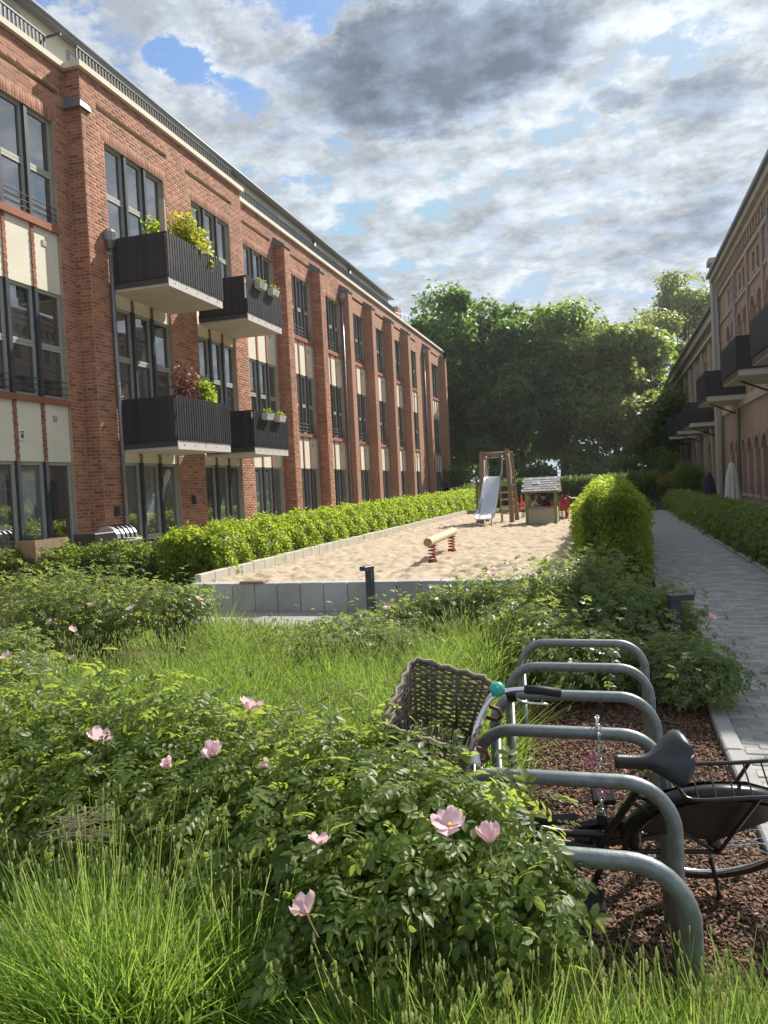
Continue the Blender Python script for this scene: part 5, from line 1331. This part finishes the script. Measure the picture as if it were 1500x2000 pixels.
def slide():
    t = thing('playground_slide', 'steel playground slide on a timber tower in the sand', 'slide', (-3.9, 27.5, SZ))
    posts = [((-4.42, 27.9, 3.02), (-4.50, 27.75, SZ-.1)), ((-3.50, 27.9, 3.06), (-3.40, 27.75, SZ-.1)), ((-4.42, 28.9, 3.0), (-4.52, 29.2, SZ-.1)), ((-3.50, 28.9, 3.0), (-3.38, 29.2, SZ-.1))]
    for a, b in posts: mk('post', MB().tube([b, a], .085, 10), 'timber', t, True, angle=40)
    for y in (27.9, 28.9): mk('top_beam', MB().tube([(-4.42, y, 2.92), (-3.50, y, 2.92)], .06, 8), 'timber', t, True)
    mk('platform', MB().box((-4.40, 27.9, 1.98), (-3.52, 28.9, 2.06)), 'timber', t)
    for x in (-4.41, -3.52): mk('side_board', MB().box((x-.015, 27.95, 2.08), (x+.015, 28.85, 2.72)), 'timber_panel', t)
    prof = smooth_path([(0, 28.0, 2.10), (0, 27.6, 2.02), (0, 26.9, 1.42), (0, 26.3, .90), (0, 25.95, .72), (0, 25.6, .68)], 5)
    ch = MB(); sec = [(-.30, .20), (-.275, .20), (-.265, .015), (-.2, 0), (.2, 0), (.265, .015), (.275, .20), (.30, .20), (.285, -.03), (-.285, -.03)]
    xc = -3.98; n = len(sec)
    for i, p in enumerate(prof):
        for (sx, sz) in sec: ch.v.append((xc+sx-.12*(i/len(prof)), p.y, p.z+sz))
    for i in range(len(prof)-1):
        for j in range(n): ch.f.append((i*n+j, i*n+(j+1) % n, (i+1)*n+(j+1) % n, (i+1)*n+j))
    ch.f += [tuple(range(n)), tuple((len(prof)-1)*n+j for j in range(n-1, -1, -1))]
    mk('chute', ch, 'steel_slide', t, angle=35)
    for x in (-4.34, -3.85): mk('chute_leg', MB().tube([(x, 25.75, .70), (x, 25.75, SZ-.1)], .022, 6), 'steel_slide', t, True)
    gr = MB()
    for x in (-4.27, -3.69): gr.tube(smooth_path([(x, 27.75, 2.15), (x, 27.85, 2.55), (x, 27.92, 2.82)], 4), .03, 6)
    gr.tube([(-4.27, 27.9, 2.78), (-3.69, 27.9, 2.78)], .025, 6); mk('grab_frame', gr, 'steel_slide', t, True)
    for i in range(6):
        z = SZ+.28+.27*i; mk('rung', MB().tube([(-3.98, 28.95+.1-.04*i, z), (-3.42, 28.95+.1-.04*i, z)], .03, 6), 'timber_log', t, True)
    mk('ladder_rail', MB().tube([(-3.96, 29.25, SZ-.1), (-3.96, 28.95, 2.0)], .04, 6), 'timber', t, True)
    mk('hand_post', MB().tube([(-4.72, 28.3, SZ-.1), (-4.72, 28.3, 2.05)], .05, 8), 'timber', t, True); mk('hand_rail', MB().tube([(-4.72, 28.3, 2.0), (-4.45, 28.5, 2.15)], .035, 6), 'timber', t, True)
    mk('rope', MB().tube(smooth_path([(-3.44, 27.8, 2.9), (-3.36, 27.75, 2.3), (-3.38, 27.75, 1.8)], 4), .02, 6), 'white_trim', t, True); mk('rope', MB().tube(smooth_path([(-4.66, 28.3, 1.9), (-4.6, 28.1, 1.4), (-4.62, 28.1, .8)], 4), .02, 6), 'leaf_yellow', t, True)
slide()
def playhouse():
    t = thing('playhouse', 'small timber playhouse with a grey shingle roof beside the slide', 'playhouse', (-2.22, 26.9, SZ))
    x0, x1, y0, y1 = -2.72, -1.76, 26.3, 27.5
    for x in (x0, x1):
        for y in (y0, y1): mk('post', MB().bbox((x-.045, y-.045, SZ-.1), (x+.045, y+.045, SZ+1.2), .008), 'green_paint', t)
    mk('front_panel', MB().bbox((x0+.05, y0-.03, SZ+.02), (x1-.05, y0+.02, SZ+.54), .006), 'timber_panel', t)
    for x in (x0, x1): mk('side_panel', MB().box((x-.015, y0+.05, SZ+.02), (x+.015, y1-.05, SZ+.54)), 'timber_panel', t)
    mk('counter', MB().bbox((x0-.02, y0-.12, SZ+.55), (x1+.02, y0+.14, SZ+.59), .006), 'timber', t)
    rf = MB(); ym = (y0+y1)/2
    rf.add([(x0-.14, y0-.16, SZ+1.10), (x1+.14, y0-.16, SZ+1.10), (x1+.14, ym, SZ+1.54), (x0-.14, ym, SZ+1.54), (x0-.14, y1+.16, SZ+1.10), (x1+.14, y1+.16, SZ+1.10), (x0-.14, y0-.16, SZ+1.06), (x1+.14, y0-.16, SZ+1.06), (x0-.14, y1+.16, SZ+1.06), (x1+.14, y1+.16, SZ+1.06)],
           [(0, 1, 2, 3), (3, 2, 5, 4), (6, 0, 3, 4, 8), (1, 7, 9, 5, 2), (0, 6, 7, 1), (4, 5, 9, 8), (6, 8, 9, 7)])
    roof = mk('roof', rf, 'timber', t)
    sl = Vector((0, (y0+y1)/2-(y0-.16), .46)).normalized(); nr = Vector((0, -sl.z, sl.y)); nrow = 6; L = math.hypot((y0+y1)/2-(y0-.16), .46)
    for r in range(nrow):
        n = 9; w = (x1-x0+.30)/n
        for i in range(n):
            a = x0-.15+i*w+(w*.5 if r % 2 else 0)
            if a+w > x1+.16: continue
            b = Vector((a, y0-.17, SZ+1.10))+sl*(L*r/nrow)+nr*.012; e = b+sl*(L/nrow*1.15)
            mk('shingle', MB().add([b+nr*.018+Vector((.004, 0, 0)), b+nr*.018+Vector((w-.004, 0, 0)), e+Vector((w-.004, 0, 0))+nr*.004, e+Vector((.004, 0, 0))+nr*.004, b+Vector((.004, 0, 0)), b+Vector((w-.004, 0, 0))], [(0, 1, 2, 3), (4, 5, 1, 0), (4, 0, 3), (1, 5, 2)]), 'shingle_grey', roof)
    c = Vector((x0+.22, y0-.17, SZ+1.10))+sl*(L*.48)+nr*.05; sg = MB().add([c, c+Vector((.24, 0, 0)), c+Vector((.24, 0, 0))+sl*.13, c+sl*.13], [(0, 1, 2, 3)]); s = mk('sign_plate', sg, 'sign_white', roof)
    ink = MB()
    for (a, b, v) in ((.03, .20, .085), (.03, .16, .045)): ink.add([c+nr*.004+Vector((a, 0, 0))+sl*v, c+nr*.004+Vector((b, 0, 0))+sl*v, c+nr*.004+Vector((b, 0, 0))+sl*(v+.018), c+nr*.004+Vector((a, 0, 0))+sl*(v+.018)], [(0, 1, 2, 3)])
    mk('print', ink, 'sign_ink', s)
    mk('bench', MB().bbox((x0+.06, y1-.40, SZ+.28), (x1-.06, y1-.08, SZ+.33), .006), 'timber', t)
playhouse()
def person(label, joints, shirt, hair, loc, s=1., facing=0., skin='skin', group=None):
    """one continuous skinned body from joints; head shaped with nose and ears, hair and clothing as children"""
    t = thing('person', label, 'person', loc, (0, 0, facing), group)
    J = joints
    def body(name, chains, mat):
        vs = []; es = []; rs = []
        idx = {}
        for ch in chains:
            prev = None
            for (k, r) in ch:
                if k not in idx: idx[k] = len(vs); vs.append(tuple(c*s for c in J[k])); rs.append(r*s)
                if prev is not None: es.append((prev, idx[k]))
                prev = idx[k]
        me = bpy.data.meshes.new(name); me.from_pydata(vs, es, []); me.update()
        o = bpy.data.objects.new(name, me); COL.objects.link(o); o.parent = t; me.materials.append(MATS[mat])
        sm = o.modifiers.new('skin', 'SKIN'); sm.use_smooth_shade = True
        for i, sv in enumerate(me.skin_vertices[0].data): sv.radius = (rs[i], rs[i]); sv.use_root = (i == 0)
        o.modifiers.new('sub', 'SUBSURF').levels = 2; o.modifiers['sub'].render_levels = 2
        return o
    ch = [[('pel', .13), ('waist', .115), ('chest', .14), ('neckb', .075), ('neck', .05), ('head0', .075), ('head1', .088), ('head2', .05)]]
    for sd in 'lr': ch += [[('chest', .14), ('sh'+sd, .062), ('el'+sd, .042), ('wr'+sd, .028), ('ha'+sd, .032)], [('pel', .13), ('hip'+sd, .088), ('kn'+sd, .062), ('an'+sd, .04), ('to'+sd, .04)]]
    body('body', ch, skin)
    cl = [[('pel', .145), ('waist', .13), ('chest', .155), ('neckb', .085)]]
    for sd in 'lr': cl += [[('chest', .155), ('sh'+sd, .074), ('el'+sd, .056)], [('pel', .145), ('hip'+sd, .10), ('kn'+sd, .075), ('an'+sd, .055)]]
    body('clothing', cl, shirt)
    hx, hy, hz = [c*s for c in J['head1']]
    hr = MB(); n = 12
    for i in range(7):
        a = -.35+(math.pi/2+.35)*i/6; hr.v += [(hx+.112*s*math.cos(a)*math.cos(q)*.95-.012*s, hy+.105*s*math.cos(a)*math.sin(q), hz+.02*s+.125*s*math.sin(a)) for q in [2*math.pi*j/n for j in range(n)]]
    for i in range(6):
        for j in range(n):
            q = 2*math.pi*(j+.5)/n
            if i < 3 and math.cos(q) > .55: continue
            hr.f.append((i*n+j, i*n+(j+1) % n, (i+1)*n+(j+1) % n, (i+1)*n+j))
    mk('hair', hr, hair, t, True, local=True)
    fc = MB().lathe([(.012*s, 0), (.004*s, .028*s)], (hx+.085*s, hy, hz-.01*s), 6, 'x'); mk('nose', fc, skin, t, local=True)
    for e in (-1, 1): mk('eye', MB().lathe([(.009*s, 0), (.003*s, .006*s)], (hx+.088*s, hy+.032*s*e, hz+.015*s), 6, 'x'), 'hair_dark', t, local=True)
    return t
SIT = dict(pel=(0, 0, .46), waist=(.06, 0, .62), chest=(.14, 0, .82), neckb=(.19, 0, .95), neck=(.22, 0, 1.0), head0=(.26, 0, 1.05), head1=(.28, 0, 1.11), head2=(.27, 0, 1.20),
           shl=(.15, .17, .88), shr=(.15, -.17, .88), ell=(.30, .2, .70), elr=(.32, -.19, .70), wrl=(.48, .10, .72), wrr=(.48, -.10, .72), hal=(.55, .08, .74), har=(.55, -.08, .74),
           hipl=(.05, .09, .45), hipr=(.05, -.09, .45), knl=(.38, .12, .46), knr=(.38, -.12, .46), anl=(.40, .12, .08), anr=(.40, -.12, .08), tol=(.53, .13, .04), tor=(.53, -.13, .04))
STAND = dict(pel=(0, 0, .92), waist=(0, 0, 1.08), chest=(0, 0, 1.28), neckb=(0, 0, 1.43), neck=(.01, 0, 1.48), head0=(.02, 0, 1.55), head1=(.03, 0, 1.62), head2=(.02, 0, 1.70),
             shl=(0, .18, 1.36), shr=(0, -.18, 1.36), ell=(-.02, .23, 1.08), elr=(.04, -.23, 1.08), wrl=(.04, .22, .85), wrr=(.14, -.21, .87), hal=(.06, .21, .77), har=(.18, -.2, .79),
             hipl=(0, .09, .88), hipr=(0, -.09, .88), knl=(.08, .1, .48), knr=(-.03, -.1, .48), anl=(.02, .1, .08), anr=(-.16, -.1, .10), tol=(.15, .11, .03), tor=(-.04, -.11, .04))
person('person in a black top sitting inside the playhouse leaning to the left', SIT, 'shirt_black', 'hair_dark', (-1.98, 26.95, SZ-.10), .95, R(180))
person('small fair haired child in white inside the playhouse facing right', SIT, 'shirt_white', 'hair_fair', (-2.60, 26.85, SZ+.16), .66, R(10))
person('distant person walking behind the tall hedge block', STAND, 'shirt_coral', 'hair_dark', (.36, 40.0, .0), 1.02, R(-90))
bp = thing('coral_backpack', 'coral red backpack standing on the bench in the playhouse', 'backpack', (-1.90, 27.25, SZ+.33))
mk('bag', MB().bbox((-2.00, 27.14, SZ+.33), (-1.78, 27.36, SZ+.78), .04), 'shirt_coral', bp); mk('pocket', MB().bbox((-1.97, 27.09, SZ+.36), (-1.81, 27.145, SZ+.56), .015), 'shirt_coral', bp)
def rider(label, x, y, ang):
    t = thing('spring_rider', label, 'spring rider', (x, y, SZ), (0, 0, ang), 'spring riders'); 
    for s in (-.12, .12):
        out = [(-.30, .40), (-.36, .62), (-.22, .66), (-.10, .56), (.12, .56), (.16, .84), (.28, .92), (.38, .80), (.34, .50), (.20, .36), (-.2, .34)]
        n = len(out); mb = MB().add([(a, s-.014, b) for a, b in out]+[(a, s+.014, b) for a, b in out], [tuple(range(n-1, -1, -1)), tuple(range(n, 2*n))]+[(i, (i+1) % n, n+(i+1) % n, n+i) for i in range(n)])
        mk('side_panel', mb, 'red_paint', t, local=True)
    mk('seat', MB().bbox((-.24, -.106, .53), (.10, .106, .56), .008), 'red_paint', t, local=True)
    mk('handle', MB().tube([(.22, -.24, .80), (.22, .24, .80)], .016, 8), 'black_paint', t, True, local=True)
    mk('spring', MB().tube([(.07*math.cos(a), .07*math.sin(a), a/(2*math.pi*5)*.36) for a in [2*math.pi*5*i/70 for i in range(71)]], .013, 6), 'black_paint', t, True, local=True)
rider('red spring rider seen between the slide and the playhouse', -3.38, 31.2, R(80)); rider('red spring rider just right of the playhouse', -1.72, 29.0, R(60))
def picnic():
    t = thing('picnic_table', 'pale topped picnic table with red legs right of the playhouse', 'table', (-1.15, 30.5, SZ))
    mk('table_top', MB().bbox((-1.75, 30.1, SZ+.70), (-.70, 30.9, SZ+.75), .01), 'timber_log', t)
    for y in (29.65, 31.2): mk('bench_seat', MB().bbox((-1.75, y-.14, SZ+.42), (-.70, y+.14, SZ+.46), .01), 'timber_log', t)
    for x in (-1.62, -.85):
        mk('leg', MB().bar((x, 30.2, SZ-.05), (x, 30.35, SZ+.70), .07), 'red_paint', t); mk('leg', MB().bar((x, 30.8, SZ-.05), (x, 30.65, SZ+.70), .07), 'red_paint', t); mk('cross_bar', MB().bar((x, 29.55, SZ+.39), (x, 31.3, SZ+.39), .06), 'red_paint', t)
        for y in (29.65, 31.2): mk('bench_leg', MB().bar((x, y, SZ-.05), (x, y, SZ+.40), .06), 'red_paint', t)
picnic()

# ------------------------------------------------------------------ terrace and balcony things
def parasol(label, x, y, h, mat, z=.12):
    t = thing('closed_parasol', label, 'parasol', (x, y, z), group='closed parasols along the old building')
    mk('pole', MB().tube([(x, y, z), (x, y, z+h+.12)], .022, 8), 'timber', t, True); mb = MB(); n = 32
    prof = [(.26, .25), (.27, .5), (.22, .9), (.17, h-.45), (.12, h-.2), (.09, h-.08), (.02, h)]
    for r, zz in prof:
        for j in range(n):
            a = 2*math.pi*j/n; k = 1+.28*math.cos(a*8)*(1 if zz < h-.3 else .4); mb.v.append((x+r*k*math.cos(a), y+r*k*math.sin(a), z+zz))
    for i in range(len(prof)-1):
        for j in range(n): mb.f.append((i*n+j, i*n+(j+1) % n, (i+1)*n+(j+1) % n, (i+1)*n+j))
    mk('canopy', mb, mat, t, True); mk('tie_strap', MB().lathe([(.185, z+h-.55), (.18, z+h-.5)], (x, y, 0), 16), mat, t); mk('base', MB().lathe([(.25, z), (.25, z+.06), (.05, z+.09)], (x, y, 0), 16), 'concrete', t)
parasol('white closed parasol against the old brick wall above the hedge', 4.35, 30.9, 2.08, 'cloth_white')
parasol('dark closed parasol left of the white parasol', 4.5, 39.0, 1.75, 'cloth_navy'); parasol('farthest dark closed parasol beside the bushy shrub', 4.5, 49.8, 1.65, 'cloth_navy')
def tuft():
    t = thing('ornamental_grass', 'straw coloured ornamental grass tuft at the end of the path', 'grass', (1.9, 46.9, 0)); n = 700
    base = rng.normal(size=(n, 3))*np.array([.16, .16, 0]); V, F, _ = blades(n, base, rng.uniform(1.3, 2.4, n), base*1.3+rng.normal(size=(n, 3))*np.array([.10, .10, 0]), np.full(n, .035)); link('blades', np_mesh('blades', V, F), 'leaf_straw', t)
tuft()
def balcony_plant(name, label, y, x, z, r, h, mat, n, leaf):
    pot = thing(name, label, 'potted plant', (x, y, z))
    mk('pot', MB().lathe([(.14, 0), (.19, .32), (.2, .34), (.17, .34)], (0, 0, 0), 16), 'roof_grey', pot, True, local=True)
    P = []; Nn = []
    for i in range(4):
        p, q = ell_points(n//4, (random.uniform(-.3, .3)*r, random.uniform(-.6, .6)*r, h*random.uniform(.6, .85)), (r*.6, r*.7, h*.32), .3); P.append(p); Nn.append(q)
    P = np.concatenate(P); Nn = np.concatenate(Nn); V, F = scatter(LEAF_V, LEAF_F, P, frames(rnd_dirs(len(P), Nn), rng.uniform(0, 6, len(P))), rng.uniform(.7, 1.3, len(P))*leaf)
    link('foliage', np_mesh('foliage', V, F), mat, pot); mb = MB()
    for i in range(7): e = P[rng.integers(len(P))]; mb.tube([(0, 0, .3), tuple(e*.6+np.array([0, 0, .1])), tuple(e)], .012, 4, False)
    mk('stems', mb, 'cane', pot, local=True)
balcony_plant('potted_shrub', 'yellow green shrub on the upper balcony nearest to the viewer', 17.05, -9.66, 6.86, .55, 1.7, 'leaf_yellow', 2000, .11)
balcony_plant('potted_shrub', 'darker green shrub behind the post on the upper near balcony', 16.2, -10.0, 6.86, .35, 1.6, 'leaf_hedge', 900, .09)
balcony_plant('potted_shrub', 'plum coloured shrub on the lower near balcony', 16.6, -9.75, 3.2, .42, 1.8, 'leaf_plum', 1400, .07)
balcony_plant('potted_shrub', 'fresh green shrub on the lower near balcony beside the plum one', 17.4, -9.6, 3.2, .36, 1.65, 'leaf_hedge', 1100, .09)
for (z, lab, m) in ((6.86, 'grey timber privacy post on the upper near balcony', 'timber_panel'), (3.2, 'pale timber privacy post on the lower near balcony', 'timber_log')):
    t = thing('privacy_post', lab, 'post', (-9.5, 15.75, z)); x, y = (-9.42, 15.50) if z > 5 else (-9.9, 16.9)
    mk('board', MB().bbox((x-.07, y-.03, z), (x+.07, y+.03, z+1.75), .006), m, t); mk('foot', MB().bbox((x-.1, y-.1, z), (x+.1, y+.1, z+.05), .006), m, t)
for (y, z, wd) in ((20.0, 7.62, 'upper far balcony, left one'), (20.85, 7.62, 'upper far balcony, right one'), (20.0, 3.96, 'lower far balcony, left one'), (20.85, 3.96, 'lower far balcony, right one')):
    t = thing('planter_box', 'grey planter box hanging on the rail of the %s' % wd, 'planter', (-9.2, y, z), group='planter boxes on balcony rails')
    b = MB(); b.add([(-9.26, y-.2, z), (-9.10, y-.2, z), (-9.10, y+.2, z), (-9.26, y+.2, z), (-9.27, y-.23, z+.18), (-9.06, y-.23, z+.18), (-9.06, y+.23, z+.18), (-9.27, y+.23, z+.18)], [(0, 3, 2, 1), (0, 1, 5, 4), (1, 2, 6, 5), (2, 3, 7, 6), (3, 0, 4, 7)])
    mk('box', b, 'fascia_pale', t); mk('soil', MB().box((-9.25, y-.2, z+.1), (-9.08, y+.2, z+.15)), 'soil', t)
    p, q = ell_points(160, (-9.17, y, z+.2), (.12, .22, .10), .3); V, F = scatter(LEAF_V, LEAF_F, p-np.array(t.location), frames(rnd_dirs(len(p), q), rng.uniform(0, 6, len(p))), np.full(len(p), .07)); link('foliage', np_mesh('foliage', V, F), 'leaf_tree', t)
def grill():
    t = thing('garden_grill', 'dark gas grill with slatted silver lid on the terrace by the brick pier', 'grill', (-9.9, 13.4, .25))
    mk('cabinet', MB().bbox((-10.15, 12.75, .25), (-9.65, 13.45, 1.28), .02), 'grill_steel', t)
    lid = MB(); n = 8
    for yy in (13.45, 14.15):
        for i in range(n+1): a = math.pi*i/n; lid.v.append((-9.9+.27*math.cos(a), yy, 1.12+.26*math.sin(a)))
    for i in range(n): lid.f.append((i, i+1, n+2+i, n+1+i))
    lid.f += [tuple(range(n+1)), tuple(range(2*n+1, n, -1))]; l = mk('lid', lid, 'steel_slide', t)
    for k in range(4): mk('slat', MB().tube(arc((-9.9, 13.6+.15*k, 1.12), .275, 0, math.pi, 10), .016, 5), 'black_paint', l, True)
    mk('side_shelf', MB().bbox((-10.15, 13.46, 1.05), (-9.65, 14.35, 1.09), .008), 'timber_log', t)
    for x in (-10.1, -9.7):
        for y in (13.5, 14.25): mk('leg', MB().box((x-.02, y, .25), (x+.02, y+.04, 1.05)), 'grill_steel', t)
grill()
def crate():
    t = thing('timber_planter', 'weathered timber planter in front of the left ground floor window', 'planter', (-10.3, 11.9, .25))
    for i in range(5): mk('plank', MB().bbox((-10.0, 11.5, .27+.2*i), (-9.97, 12.4, .45+.2*i), .004), 'timber', t)
    for y in (11.5, 12.37): mk('end_board', MB().box((-10.4, y, .25), (-10.0, y+.03, 1.25)), 'timber', t)
crate()

# ------------------------------------------------------------------ thin volume added to imitate veiling lens glare
def glare_haze():
    o = mk('glare_haze', MB().box((-45, -8, -1.2), (45, 118, 26.5)), None); tag(o, kind='stuff')
    m = bpy.data.materials.new('air'); m.use_nodes = True; nt = m.node_tree; nt.nodes.clear()
    out = nt.nodes.new('ShaderNodeOutputMaterial'); v = nt.nodes.new('ShaderNodeVolumePrincipled'); v.inputs['Color'].default_value = (.93, .96, 1, 1)
    v.inputs['Density'].default_value = .00042; v.inputs['Anisotropy'].default_value = .55; nt.links.new(v.outputs[0], out.inputs['Volume']); o.data.materials.append(m)
glare_haze()
